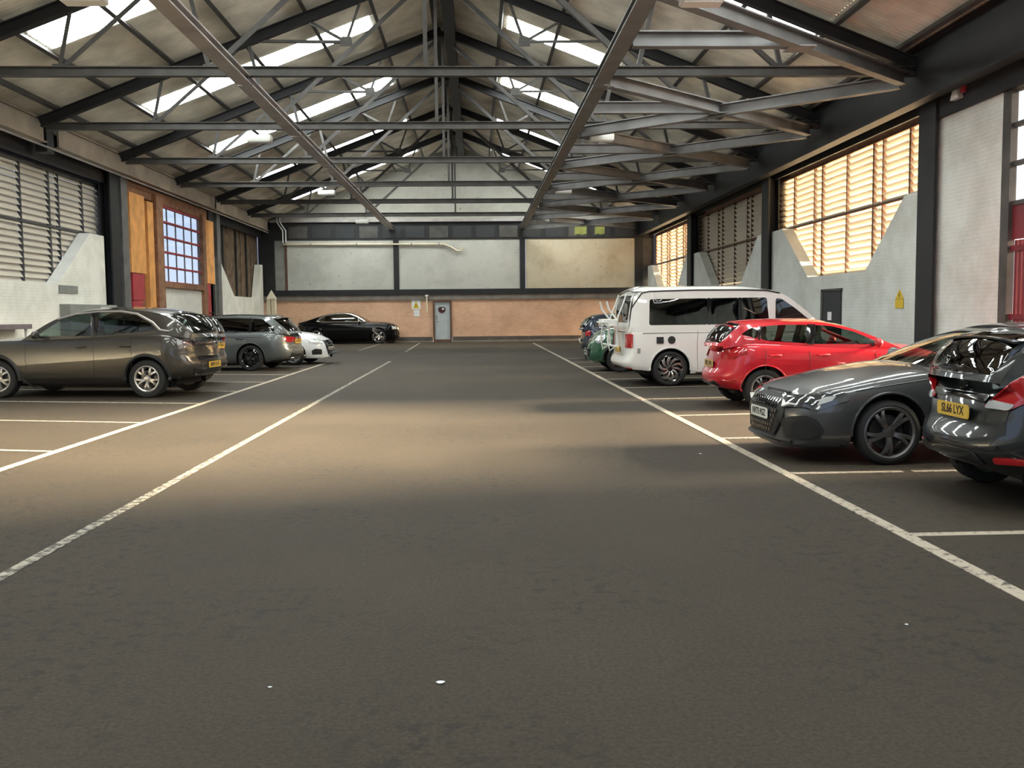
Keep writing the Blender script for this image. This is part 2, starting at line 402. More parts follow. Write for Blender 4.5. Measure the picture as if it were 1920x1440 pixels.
# trusses -------------------------------------------------------------
def half_nodes():
    return dict(A=(7.29, 6.46), B=(4.32, 6.46), R1=(6.99, None), R2=(4.81, None), R3=(3.36, None), R4=(1.87, None), S=(2.29, 8.57))
def truss(first=True):
    t = empty('roof_truss')
    bm = bmesh.new()
    ibeam(bm, (-10.95, 0, 6.44), (9.1, 0, 6.44), .16, .19, .02); obj('bottom_chord', bm, STEEL, t)
    for s in (-1, 1):
        P = lambda d, z=None: (RX+s*d, 0, RZ-SL*d if z is None else z)
        bm = bmesh.new(); ibeam(bm, P(10.15), P(0.02), .18, .26, .025); obj('rafter', bm, BLACK, t)
        nd = {k: P(*v) for k, v in half_nodes().items()}
        for a, b, w in (('A', 'R1', .08), ('A', 'R2', .09), ('B', 'R2', .09), ('S', 'R2', .07), ('S', 'R3', .07), ('S', 'R4', .07)):
            bm = bmesh.new(); abar(bm, nd[a], nd[b], w, (0, 1, 0)); obj('web_strut', bm, STEEL, t)
        bm = bmesh.new(); abar(bm, nd['B'], P(.15, 10.2), .11, (0, 1, 0)); obj('main_diagonal', bm, STEEL, t)
        for k in ('A', 'B', 'S', 'R2'):
            x, y, z = nd[k]
            bm = prism([(x-.16, z-.11), (x+.16, z-.11), (x+.12, z+.13), (x-.12, z+.13)], -.012, .012, 'y'); obj('gusset_plate', bm, STEEL, t)
    bm = bmesh.new(); abar(bm, (RX, 0, 6.5), (RX, 0, RZ), .085, (0, 1, 0)); obj('king_post', bm, STEEL, t)
    return t
def clone(root):
    r = root.copy(); C.objects.link(r)
    for ch in list(root.children):
        c = ch.copy(); C.objects.link(c); c.parent = r
        for g in ch.children:
            d = g.copy(); C.objects.link(d); d.parent = c
    return r
T0 = truss()
TL = ['last dark steel roof truss before the far gable wall', 'second dark roof truss out from the far gable',
      'third dark roof truss counted from the far gable', 'fourth dark roof truss counted from the far gable',
      'dark roof truss with the second highest bottom chord in view', 'dark roof truss with the highest bottom chord across the picture',
      'dark roof truss just above the picture top edge', 'dark roof truss overhead nearest the viewer']
for i, y in enumerate(TRUSS):
    t = T0 if i == 0 else clone(T0)
    t.location = (0, y, 0); tag(t, TL[i], 'truss', 'steel roof trusses')

# longitudinal beams and wind bracing at chord level -------------------------------
for x, nm, m, lb in ((-4.6, 'runner_beam', PALEST, 'pale steel beam running down the hall under the trusses, beside the orange wall'),
                     (2.6, 'runner_beam', GREYST, 'grey steel beam running down the hall under the trusses, beside the crossed bracing')):
    o = empty(nm, (x, 0, 6.27)); ys = [-2.4]+sorted(TRUSS)+[YE]
    for a, b in zip(ys[:-1], ys[1:]):
        if b < 3: continue
        bm = bmesh.new(); bar(bm, (0, a+.06, -.08), (0, b-.06, -.08), .30, .03); bar(bm, (0, a+.06, .0), (0, b-.06, .0), .04, .14); bar(bm, (0, a+.06, .07), (0, b-.06, .07), .28, .03)
        obj('beam_length', bm, m, o)
        bm = bx((-.1, b-.13, -.05), (.1, b+.13, .10)); obj('splice_bracket', bm, STEEL, o)
    tag(o, lb, 'beam')
wb = empty('wind_bracing', (0, 0, 6.30))
ys = sorted(TRUSS)+[YE-.4]
for a, b in zip(ys[:-1], ys[1:]):
    if a < 8: continue
    m = (a+b)/2
    for p, q, dz in (((2.80, a+.12), (8.85, b-.05), -.02), ((2.80, b-.12), (8.85, a+.05), -.06)):
        if a < 15 and p[1] > m: continue
        bm = bmesh.new(); ibeam(bm, (p[0], p[1], dz), (q[0], q[1], dz), .20, .27, .024); obj('brace', bm, GREYST, wb)
    bm = bmesh.new(); ibeam(bm, (2.80, m, .0), (5.75, m, .0), .20, .27, .024); obj('strut', bm, GREYST, wb)
    obj('gusset_plate', bx((5.52, m-.22, -.16), (5.98, m+.22, -.14)), GREYST, wb)
tag(wb, 'grey crossed wind bracing at truss chord level beside the louvred wall', 'bracing')

# ------------------------------------------------------------------ side walls
def masonry(c0, c1, zt=4.08, zb=2.5, y0=None, y1=None):
    a, b = c0, c1
    return [(a, 0), (b, 0), (b, zt), (b-1.05, zt), (b-3.35, zb), (a+3.15, zb), (a+1.1, zt), (a, zt)]
def column(parent, x, y, s, z1, m=BLACK, w=.72):
    bm = bmesh.new()
    box(bm, (x, y-w/2, 0), (x+s*.05, y+w/2, z1)); box(bm, (x+s*.05, y-.05, 0), (x+s*.32, y+.05, z1))
    box(bm, (x+s*.32, y-w/2, 0), (x+s*.36, y+w/2, z1))
    box(bm, (x-s*.02, y-w/2-.05, 0), (x+s*.38, y+w/2+.05, .12))
    return obj('column', bm, m, parent)
SLM = bpy.data.meshes.new('slat')
def slat_mesh():
    V = []; w, t = .232, .012
    for y in (0, 1):
        for a, b in ((-w/2, -t/2), (w/2, -t/2), (w/2, t/2), (-w/2, t/2)): V.append((a, y, b))
    SLM.from_pydata(V, [], [(0, 1, 2, 3), (7, 6, 5, 4), (0, 4, 5, 1), (1, 5, 6, 2), (2, 6, 7, 3), (3, 7, 4, 0)]); SLM.materials.append(SLAT)
slat_mesh()
def louvre(idx, x, s, y0, y1, prof, fracs, fm, board=None, z0=2.5, z1=5.66, mid=4.12, pitch=.172):
    """s: outward direction along x. prof: masonry top profile, slats wholly behind it are skipped"""
    w = empty('window_%d' % idx, (x, 0, 0)); tag(w, kind='structure')
    L = y1-y0; cuts = [y0+f*L for f in fracs]
    def top(y):
        for (a, za), (b, zb) in zip(prof[:-1], prof[1:]):
            lo, hi = min(a, b), max(a, b)
            if lo <= y <= hi and hi-lo > 1e-6: return za+(zb-za)*(y-a)/(b-a)
        return 4.08
    pr = [p for p in prof if p[1] > 0]
    prof = pr
    for i, c in enumerate(cuts):
        th = .085 if i % 2 else .055
        obj('mullion', bx((-s*.06, c-th/2, z0-.05), (s*.05, c+th/2, z1+.05)), fm, w)
    obj('transom', bx((-s*.07, y0, mid-.03), (-s*.02, y1, mid+.03)), fm, w)
    obj('head_rail', bx((-s*.08, y0, z1), (s*.06, y1, z1+.1)), fm, w)
    obj('sill_rail', bx((-s*.05, y0+2.0, z0-.06), (s*.06, y1-2.0, z0)), fm, w)
    obj('head_board', bx((s*.09, y0-.7, z1+.0), (s*.13, y1+1.9, z1+.75)), fm, w)
    obj('jamb_board', bx((s*.02, y0-.7, mid-.6), (s*.06, y0, z1+.1)), fm, w); obj('jamb_board', bx((s*.02, y1, mid-.6), (s*.06, y1+1.9, z1+.1)), fm, w)
    for a, b in zip(cuts[:-1], cuts[1:]):
        g = .06
        if b-a-2*g < .05: g = .03
        k = 0; z = z0+.06
        while z < z1+.06:
            if min(top(a+.1), top(b-.1), top((a+b)/2)) < z+.1:
                mobj('slat', SLM, w, (0, a+g, z), (0, R((52 if s > 0 else 59)+rnd.uniform(-2.5, 2.5)), 0), (1, b-a-2*g, 1))
            z += pitch
    if board: obj('backing_board', bx((s*.16, y0, z0-.1), (s*.19, y1, z1+.1)), board, w)
    return w

# right wall
wr = empty('wall_right'); tag(wr, kind='structure')
FR = (0, .135, .268, .318, .475, .64, .70, .86, 1.0)
for k in range(3):
    c0, c1 = COLS[k+1]+.2, COLS[k]-.2
    prof = masonry(c0, c1)
    obj('masonry', prism(prof, XW, XW+.34, 'x'), WBRICK, wr)
    louvre(k+1, XW+.44, 1, c0+.25, c1-.35 if k == 0 else c1+.5, prof[2:], FR, RUSTY, BLACK if k == 1 else None)
obj('masonry', prism([(16.78, 0), (19.2, 0), (19.2, 5.42), (16.78, 5.42)], XW-.02, XW+.11, 'x'), WBRICK, wr)
obj('masonry', prism([(YB, 0), (9.2, 0), (9.2, 5.42), (YB, 5.42)], XW, XW+.34, 'x'), WBRICK, wr)
for y in COLS[1:5]: column(wr, XW-.16, y, 1, 5.8)
obj('upper_cladding', bx((XW+.10, YB, 5.74), (XW+.16, YE, 7.02)), BLACK, wr)
bm = bmesh.new(); ibeam(bm, (XW-.42, YB, 6.32), (XW-.42, YE, 6.32), .30, 1.12, .04); obj('eaves_girder', bm, BLACK, wr)
obj('girder_plate', bx((XW-.10, YB, 5.42), (XW+.0, 19.2, 5.80)), BLACK, wr)
bm = bmesh.new(); tube(bm, [(XW-.46, 19.5, 5.80), (XW-.46, 51.5, 5.80)], .028, 8); obj('conduit', bm, PALEST, wr, 40)
# big framed gate beyond the pier
gd = empty('door_2', (XW+.09, 0, 0)); tag(gd, kind='structure')
obj('post', bx((-.11, 16.52, 0), (.02, 16.78, 5.5)), STEEL, gd)
obj('post', bx((-.12, 9.2, 0), (.18, 9.4, 5.5)), STEEL, gd)
for z in (3.42, 4.12, 4.80, 5.42): obj('rail', bx((-.05, 9.4, z-.04), (.05, 16.52, z+.04)), STEEL, gd)
for y in (11.1, 12.8, 14.5): obj('rail', bx((-.04, y-.03, 3.4), (.04, y+.03, 5.45)), STEEL, gd)
for y0, y1 in ((9.4, 11.1), (11.1, 12.8), (12.8, 14.5), (14.5, 16.52)):
    for z0, z1 in ((3.46, 4.08), (4.16, 4.76), (4.84, 5.38)): obj('pane', bx((-.004, y0+.03, z0), (.004, y1-.03, z1)), PANEGL, gd)
obj('panel', bx((-.03, 9.4, 2.78), (.03, 16.52, 3.38)), GATER, gd)
for z in (.15, 1.4, 2.62): obj('rail', bx((-.05, 9.4, z-.05), (.05, 16.52, z+.05)), GATER, gd)
k = 0; y = 9.5
PIPE = bmesh.new(); box(PIPE, (-.03, -.04, 0), (.03, .04, 2.74)); PM = bpy.data.meshes.new('upright_bar'); PIPE.to_mesh(PM); PIPE.free(); PM.materials.append(GATER)
while y < 16.45: mobj('upright_bar', PM, gd, (0, y, .02)); y += .13
# left wall
wl = empty('wall_left'); tag(wl, kind='structure')
for k in (0, 2, 3, 4):
    c0, c1 = COLS[k+1]+.35, COLS[k]-.35
    if k == 4: c0 = YB
    prof = masonry(c0, c1)
    if k == 0: prof = [(c0+.6, 0), (c1, 0), (c1, 4.3), (c1-.45, 4.3), (c1-1.3, 2.5), (c0+4.05, 2.5), (c0+1.6, 4.16), (c0+.6, 4.2)]
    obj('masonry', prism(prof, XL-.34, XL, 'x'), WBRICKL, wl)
    if k == 2: louvre(4, XL-.44, -1, c0+.9, c1+.85, prof[2:], FR, STEEL)
    if k == 3: louvre(5, XL-.44, -1, c0+.1, c1-.1, prof[2:], FR, STEEL)
for y in COLS[1:5]: column(wl, XL+.12, y+.35, -1, 6.3, BLACK)
for y in (31.1, 42.3): obj('post', bx((XL-.02, y, 0), (XL+.14, y+.55, 6.1)), GREYST, wl)
obj('upper_cladding', bx((XL-.16, YB, 5.78), (XL-.10, YE, 7.02)), BLACK, wl)
for a, b in ((COLS[1]+.5, 51.6), (26.2, COLS[1]+.2), (14.5, 25.3), (YB, 14.2)):
    bm = bmesh.new(); bar(bm, (XL+.32, a, 6.42), (XL+.32, b, 6.42), .05, .56); bar(bm, (XL+.30, a, 6.70), (XL+.30, b, 6.70), .26, .03)
    bar(bm, (XL+.30, a, 6.14), (XL+.30, b, 6.14), .26, .03)
    obj('eaves_girder', bm, BEAMC, wl)
obj('girder_bracket', bx((XL+.1, 25.35, 5.9), (XL+.4, 25.75, 6.7)), BLACK, wl)
bm = bmesh.new(); tube(bm, [(XL+.40, 2, 6.02), (XL+.40, 51.5, 6.02)], .028, 8); obj('conduit', bm, PALEST, wl, 40)
# timber framed bay with the red barred window
W6 = empty('window_6', (XL, 0, 0)); tag(W6, kind='structure')
y0, y1, z0, z1 = 34.95, 40.0, 2.84, 5.62
obj('sill', bx((-.10, y0-.1, z0-.2), (.16, y1+.15, z0)), DORANGE, W6)
for i in range(6):
    y = y0+(y1-y0)*i/5; obj('mullion', bx((-.03, y-.014, z0), (.02, y+.014, z1)), GREYST, W6)
for i in range(6):
    z = z0+(z1-z0)*i/5; obj('red_bar', bx((-.06, y0, z-.035), (.06, y1, z+.035)), REDP, W6)
for i in range(5):
    for j in range(5):
        a = y0+(y1-y0)*i/5; b = z0+(z1-z0)*j/5
        obj('pane', bx((-.012, a+.03, b+.05), (-.004, a+(y1-y0)/5-.03, b+(z1-z0)/5-.05)), PANEGL, W6)
obj('lower_panel', bx((-.12, 34.9, 0), (.02, 40.1, 2.64)), mat('cream_panel', (.86, .84, .76), .7, 0, var=.06), wl).location = (XL, 0, 0)
def wpart(name, a, b, m, bev=0): return obj(name, bx((XL+a[0], a[1], a[2]), (XL+b[0], b[1], b[2]), bev), m, wl)
wpart('header_board', (-.15, 31.6, 5.68), (.05, 41.6, 6.1), DORANGE)
wpart('orange_board', (-.02, 31.75, 3.04), (.16, 33.15, 5.70), ORANGE)
wpart('back_board', (-.12, 31.6, 0), (-.05, 34.3, 5.7), DORANGE)
wpart('timber_post', (-.10, 33.55, 0), (.12, 34.15, 5.6), ORANGE)
wpart('rough_post', (-.10, 34.2, 0), (.22, 34.9, 5.9), DORANGE)
wpart('red_board', (-.04, 31.85, 2.12), (.14, 32.95, 3.02), REDP)
wpart('red_board', (-.04, 31.85, .1), (.12, 32.75, 2.10), REDP)
wpart('rough_post', (-.10, 40.08, 0), (.16, 40.5, 5.8), DORANGE)
wpart('orange_board', (-.04, 40.55, 2.95), (.14, 41.75, 5.66), ORANGE)
wpart('red_board', (-.04, 40.65, 1.72), (.12, 41.45, 2.93), REDP)
wpart('red_board', (-.04, 40.65, .1), (.12, 41.45, 1.68), REDP)
wpart('back_board', (-.12, 40.5, 0), (-.05, 42.3, 5.7), DORANGE)
# weathered boards above the far masonry on the left
y = 43.0
while y < 51.9:
    w = .52+rnd.uniform(-.06, .1); d = rnd.uniform(-.02, .02)
    obj('board', bx((XL-.42+d, y, 2.4), (XL-.38+d, y+w-.02, 6.3)), BROWNB, wl); y += w
wpart('board_backing', (-.52, 42.9, 2.3), (-.47, 52.3, 6.4), STEEL)
for y in (44.9, 47.3, 49.4): wpart('board_stud', (-.36, y, 2.5), (-.28, y+.1, 5.85), STEEL)
# wall behind the viewer with its open vehicle doorway
wn = empty('wall_near', (0, YB, 0)); tag(wn, kind='structure')
for x0, x1, z0, z1 in ((-11.9, -3.4, 0, 6.6), (3.6, 9.9, 0, 6.6), (-3.4, 3.6, 4.6, 6.6)): obj('masonry', bx((x0, -.3, z0), (x1, 0, z1)), WPLAST, wn)
obj('gable_panel', prism([(-11.9, 6.6), (9.9, 6.6), (9.9, 6.75), (RX, RZ+.3), (-11.9, 6.65)], -.3, 0, 'y'), WGABLE, wn)
# ------------------------------------------------------------------ far wall
wf = empty('wall_far', (0, YE, 0)); tag(wf, kind='structure')
def far(name, x0, x1, z0, z1, m, y0=0, y1=.3): return obj(name, bx((x0, y0, z0), (x1, y1, z1)), m, wf)
far('plinth', -11.9, -2.42, 0, .29, PLINTH, -.06, .3); far('plinth', -1.34, 9.9, 0, .29, PLINTH, -.06, .3)
far('kerb', -11.9, -2.42, 0, .07, CONC, -.35, -.06); far('kerb', -1.34, 9.9, 0, .07, CONC, -.35, -.06)
far('brickwork', -11.9, -2.40, .29, 2.33, BRICK); far('brickwork', -1.36, 9.9, .29, 2.33, BRICK); far('brickwork', -2.42, -1.34, 2.28, 2.34, BRICK)
far('concrete_band', -11.9, 9.9, 2.33, 2.62, CONC, -.07, .3)
far('steel_beam', -11.9, 9.9, 2.62, 2.92, BLACK, -.12, .3)
for x0, x1 in ((-10.33, -4.52), (-4.23, 2.45), (2.78, 8.84)): far('white_panel', x0, x1, 2.92, 5.64, WARMPLAST if x0 > 0 else WPLAST, .02, .3)
far('grey_panel', -11.0, -10.45, 2.92, 5.64, GREYB, .03, .3)
for x in (-4.52, 2.45): far('post', x, x+.30, 2.92, 5.64, BLACK, -.03, .28)
far('post', -10.45, -10.33, 2.92, 5.64, RUSTY, 0, .28); far('post', 8.84, 9.3, 2.92, 5.64, BLACK, -.02, .28); far('post', -11.9, -11.0, 2.92, 5.64, BLACK, -.02, .28); far('post', 9.3, 9.9, 2.92, 5.64, STEEL, .02, .28)
far('steel_beam', -11.9, 9.9, 5.64, 6.62, BLACK, -.02, .3)
x = -10.2; i = 0
while x < 9:
    far('dark_panel', x, x+1.02, 5.74, 6.38, DARKB if i % 3 else STEEL, -.05, 0); x += 1.28; i += 1
far('steel_beam', -11.2, 9.2, 6.60, 6.76, PALEST, -.22, -.02)
g = obj('gable_panel', prism([(-11.9, 6.62), (9.9, 6.62), (9.9, 6.75), (RX, RZ+.3), (-11.9, 6.65)], .05, .3, 'y'), WGABLE, wf)
# door
d1 = empty('door_1', (-1.88, YE-.02, 0)); tag(d1, kind='structure')
obj('door_frame', bx((-.52, -.08, .05), (-.42, .2, 2.32)), RUSTY, d1); obj('door_frame', bx((.42, -.08, .05), (.52, .2, 2.32)), RUSTY, d1)
obj('door_frame', bx((-.42, -.08, 2.22), (.42, .2, 2.32)), RUSTY, d1); obj('threshold', bx((-.5, -.12, 0), (.5, .2, .14)), RUSTY, d1)
obj('door_leaf', bx((-.42, 0, .15), (.42, .06, 2.22), .006), DOORG, d1)
def disc(r, t, n=28, cut=None):
    pts = [(r*math.cos(2*math.pi*i/n), r*math.sin(2*math.pi*i/n)) for i in range(n)]
    if cut is not None: pts = [(x, min(z, cut)) for x, z in pts]
    return prism(pts, -t/2, t/2, 'y')
o = obj('round_window', disc(.205, .03, cut=.14), MAROON, d1, 30); o.location = (-.02, -.01, 1.80)
o = obj('window_glint', bx((-.055, -.004, -.045), (.055, .004, .045)), PAPER, d1); o.location = (.045, -.035, 1.83)  # white piece laid on the round window as its highlight
obj('push_plate', bx((-.36, -.012, 1.25), (-.28, 0, 1.5)), GREYB, d1)
bm = bmesh.new(); tube(bm, [(-.35, -.01, 1.12), (-.35, -.06, 1.12), (-.22, -.06, 1.12)], .012); obj('door_handle', bm, CHROME, d1, 40)
# pipes on the far wall
pp = empty('wall_pipe', (0, YE-.1, 0))
bm = bmesh.new(); tube(bm, [(-10.5, 0, 5.42), (-1.75, 0, 5.38), (-1.35, 0, 5.22), (-1.0, 0, 5.0), (-.75, 0, 5.02), (-.72, 0, 5.2)], .05, 10); obj('pipe_run', bm, CREAM, pp, 50)
for x in (-9, -6.5, -3.5, -2): obj('pipe_clip', bx((x-.03, -.06, 5.33), (x+.03, .1, 5.47)), GREYB, pp)
tag(pp, 'cream pipe along the top of the white far wall panels', 'pipe')
cp = empty('conduit_pair', (0, YE-.27, 0))
for dx in (0, .16):
    bm = bmesh.new(); tube(bm, [(-10.78+dx, 0, 7.0), (-10.78+dx, 0, 6.62), (-10.48+dx, 0, 6.15), (-10.48+dx, 0, 5.5)], .035, 8); obj('conduit', bm, WHITEP, cp, 50)
tag(cp, 'pair of kinked white conduits in the far corner above the brick wall', 'pipe')
dp = empty('drain_pipe', (-2.72, YE-.13, 0)); bm = bmesh.new(); tube(bm, [(0, 0, 1.64), (0, 0, 2.56)], .045, 10); obj('pipe_run', bm, CREAM, dp, 50)
obj('pipe_cap', bx((-.08, -.06, 2.52), (.08, .04, 2.61), .01), WHITEP, dp); tag(dp, 'short cream pipe hanging beside the grey far door', 'pipe')
# signs
sg = empty('warning_sign', (-3.32, YE-.012, 0)); obj('sign_board', bx((-.245, -.006, 1.82), (.245, .006, 2.33), .003), WHITEP, sg)
tr = obj('warning_triangle', prism([(-.17, 1.88), (.17, 1.88), (.06, 2.14), (0, 2.28), (-.06, 2.14)], -.012, -.006, 'y'), YELL, sg)
obj('bolt_symbol', prism([(-.03, 1.93), (.04, 2.03), (0, 2.03), (.03, 2.17), (-.045, 2.04), (0, 2.04)], -.016, -.012, 'y'), INK, tr)
tag(sg, 'white sign with yellow warning triangle on the brown brick wall', 'sign')
no = obj('paper_notice', bx((-.16, -.004, 0), (.16, .004, .36), .001), PAPER, None, loc=(-3.30, YE-.012, 1.43)); tag(no, 'white paper notice below the yellow triangle sign on brickwork', 'notice')
sw = empty('warning_sign', (XW-.012, 20.78, 0)); obj('warning_triangle', prism([(-.2, 1.79), (.2, 1.79), (0, 2.0)], -.008, .006, 'x'), YELL, sw)
obj('sign_board', bx((-.008, -.2, 1.58), (.006, .2, 1.78)), YELL, sw)
obj('bolt_symbol', prism([(-.03, 1.81), (.04, 1.86), (0, 1.87), (.02, 1.94), (-.04, 1.87), (0, 1.86)], -.012, -.008, 'x'), INK, sw)
tag(sw, 'yellow warning sign with triangle on the white brick wall under the louvres', 'sign')
# recess, boxes and other fittings
hb = empty('hatch_door', (XW, 24.75, 0)); obj('leaf', bx((-.05, -.62, .2), (.02, .58, 2.06), .01), DARKB, hb)
obj('frame', bx((-.07, .58, .2), (.02, .72, 2.1)), STEEL, hb); obj('lintel', bx((-.07, -.66, 2.06), (.02, .72, 2.12)), STEEL, hb)
obj('paper_slip', bx((-.06, -.05, 1.28), (-.05, .22, 1.5)), PAPER, hb); tag(hb, 'dark metal hatch door in the white wall behind the red car', 'door')
cb = empty('electrical_cabinet', (XL, 0, 0)); obj('cabinet_body', bx((0, 26.55, 1.0), (.28, 30.0, 1.93), .01), GREYB, cb); obj('cabinet_door', bx((.28, 28.7, 1.04), (.29, 29.95, 1.88)), WPLAST, cb)
tag(cb, 'low grey cabinet on the left wall behind the dark coupe crossover', 'cabinet')
vb = obj('vent_plate', bx((0, 26.55, 2.24), (.03, 27.75, 2.46)), GREYB, None, loc=(XL, 0, 0)); tag(vb, 'grey vent plate on white wall under the left louvred window', 'vent')
sh = empty('wall_shelf', (XL, 0, 0)); obj('board', bx((.0, 20.0, 1.28), (.42, 24.0, 1.40), .01), MAUVE, sh)
for y in (20.4, 22.2, 23.85): obj('leg', bx((.30, y-.03, 0), (.36, y+.03, 1.28)), WHITEP, sh)
tag(sh, 'mauve grey shelf board along the left wall past the crossover bonnet', 'shelf')
cpst = empty('sentry_post', (-10.72, 49.6, 0)); obj('shaft', bx((-.21, -.21, 0), (.21, .21, 2.42)), CREAM, cpst)
bm = bmesh.new(); v = [bm.verts.new(p) for p in ((-.23, -.23, 2.42), (.23, -.23, 2.42), (.23, .23, 2.42), (-.23, .23, 2.42), (0, 0, 2.9))]
bm.faces.new(v[:4][::-1]); [bm.faces.new((v[i], v[(i+1) % 4], v[4])) for i in range(4)]; obj('pyramid_cap', bm, CREAM, cpst)
obj('groove', bx((-.02, -.215, 0), (.02, -.205, 2.4)), DORANGE, cpst); tag(cpst, 'cream post with pyramid cap in the far left corner', 'post')
for x, w, lb in ((5.82, .66, 'larger lime yellow cloth hung over the far dark beam'), (6.88, .55, 'smaller lime yellow cloth hung over the far dark beam')):
    bm = bmesh.new(); V = []
    for i in range(9):
        for j in range(5):
            V.append(bm.verts.new((x-w/2+w*i/8, YE-.10-.03*math.sin(i*1.9)*(1-j/5), 6.28-.42*j/4-.02*math.cos(i*1.3)*(j == 4))))
    for i in range(8):
        for j in range(4): bm.faces.new((V[i*5+j], V[i*5+j+1], V[(i+1)*5+j+1], V[(i+1)*5+j]))
    bmesh.ops.solidify(bm, geom=list(bm.faces), thickness=.01)
    tag(obj('hung_cloth', bm, LIME, None, 50), lb, 'cloth', 'lime cloths on the far beam')
# hanging luminaires
def lamp(x, y, z):
    o = empty('hanging_light', (x, y, z))
    bm = bx((-.31, -.15, -.085), (.31, .15, .085), .02); obj('housing', bm, WHITEP, o, 30)
    obj('diffuser', bx((-.28, -.13, -.10), (.28, .13, -.083), .005), PAPER, o)
    for dx in (-.18, .18):
        bm = bmesh.new(); tube(bm, [(dx, 0, .08), (dx, 0, .36)], .01, 6); obj('hanger', bm, GREYST, o)
    return o
lp = lamp(0, 0, 0); first = True
for y, nm in ((13.92, 'nearest'), (24.8, 'second'), (35.68, 'third'), (46.56, 'farthest')):
    for x, sd in ((-5.55, 'pale runner beam side'), (3.35, 'crossed bracing side')):
        o = lp if first else clone(lp); first = False
        o.location = (x, y, 6.12)
        tag(o, '%s white box light hanging on the %s' % (nm, sd), 'light', 'hanging box lights')
hole_wedge = empty('bright_hole_wedge', (XW-.14, 18.2, 5.72)); obj('housing', prism([(-.16, -.1), (.16, -.1), (.05, .14), (-.05, .14)], -.06, .06, 'x'), WHITEP, hole_wedge)  # white wedge put in for a bright triangular hole
obj('bracket', bx((-.02, -.3, -.02), (.02, -.15, .1)), REDP, hole_wedge); tag(hole_wedge, 'small white wedge standing for a bright hole above the white pier', 'light')
for i, (x, y, r) in enumerate(((-.170, 3.83, .014), (-.882, 3.83, .007), (2.10, 4.42, .007), (2.42, 10.0, .012))):
    bm = bmesh.new(); bmesh.ops.create_icosphere(bm, subdivisions=2, radius=r)
    for v in bm.verts: v.co.z *= .35; v.co.x *= 1.3+.3*math.sin(v.co.y*300)
    o = obj('litter_scrap', bm, PAPER, None, 60, (x, y, r*.36))
    tag(o, ['largest white scrap of litter on the tarmac', 'white scrap of litter on the tarmac by the worn line', 'tiny white scrap on the tarmac nearest the white bay line', 'tiny white scrap on the tarmac near the dark grey hatchback nose'][i], 'litter', 'scraps of litter')
#CARS#
# ------------------------------------------------------------------ cars
def pchip(pts):
    pts = sorted(pts); xs = [p[0] for p in pts]; ys = [p[1] for p in pts]; n = len(xs)
    h = [xs[i+1]-xs[i] for i in range(n-1)]; d = [(ys[i+1]-ys[i])/h[i] for i in range(n-1)]
    m = [0]*n
    for i in range(1, n-1):
        if d[i-1]*d[i] > 0:
            w1, w2 = 2*h[i]+h[i-1], h[i]+2*h[i-1]; m[i] = (w1+w2)/(w1/d[i-1]+w2/d[i])
    m[0] = d[0]; m[-1] = d[-1]
    def f(x):
        if x <= xs[0]: return ys[0]
        if x >= xs[-1]: return ys[-1]
        i = 0
        while x > xs[i+1]: i += 1
        t = (x-xs[i])/h[i]; t2, t3 = t*t, t*t*t
        return (2*t3-3*t2+1)*ys[i]+(t3-2*t2+t)*h[i]*m[i]+(-2*t3+3*t2)*ys[i+1]+(t3-t2)*h[i]*m[i+1]
    return f
def inside(p, poly):
    x, y = p; r = False; j = len(poly)-1
    for i in range(len(poly)):
        xi, yi = poly[i]; xj, yj = poly[j]
        if (yi > y) != (yj > y) and x < (xj-xi)*(y-yi)/(yj-yi)+xi: r = not r
        j = i
    return r
def rounded(pts, r=.05, n=4):
    out = []; N = len(pts)
    for i in range(N):
        a, b, c = Vector(pts[i-1]), Vector(pts[i]), Vector(pts[(i+1) % N])
        u, v = (a-b), (c-b); q = min(r, u.length*.45, v.length*.45)
        p0, p2 = b+u.normalized()*q, b+v.normalized()*q
        for k in range(n+1):
            t = k/n; out.append(tuple((1-t)**2*p0+2*t*(1-t)*b+t*t*p2))
    return out
def cdt(outline, holes, step):
    """triangulate outline with the hole outlines as constraints; returns verts, [tris outside holes], [[tris of hole k]]"""
    V, E = [], []
    for loop in [outline]+holes:
        o = len(V); V += [Vector(p) for p in loop]; E += [(o+i, o+(i+1) % len(loop)) for i in range(len(loop))]
    xs = [p[0] for p in outline]; ys = [p[1] for p in outline]
    y = min(ys)+step/2
    while y < max(ys):
        x = min(xs)+step/2
        while x < max(xs):
            if inside((x, y), outline): V.append(Vector((x, y)))
            x += step
        y += step
    r = delaunay_2d_cdt(V, E, [], 0, 1e-5); vs_, fs = r[0], r[2]
    A, H = [], [[] for _ in holes]
    for f in fs:
        c = (sum(vs_[i].x for i in f)/len(f), sum(vs_[i].y for i in f)/len(f))
        if not inside(c, outline): continue
        for k, h in enumerate(holes):
            if inside(c, h): H[k].append(f); break
        else: A.append(f)
    return vs_, A, H
def sub(verts, tris):
    ids = {}; V, F_ = [], []
    for t in tris:
        q = []
        for i in t:
            if i not in ids: ids[i] = len(V); V.append(verts[i])
            q.append(ids[i])
        F_.append(tuple(q))
    return V, F_
def merge(parts):
    V, F_ = [], []
    for v, f in parts:
        o = len(V); V += v; F_ += [tuple(i+o for i in q) for q in f]
    return V, F_
def lathe(prof, n=40, axis='y'):
    V, F_ = [], []; m = len(prof)
    for i in range(n):
        a = 2*math.pi*i/n
        for r, w in prof: V.append((r*math.cos(a), w, r*math.sin(a)))
    for i in range(n):
        for j in range(m-1):
            a, b = i*m+j, ((i+1) % n)*m+j; F_.append((a, a+1, b+1, b))
    return V, F_
WHEELS = {}
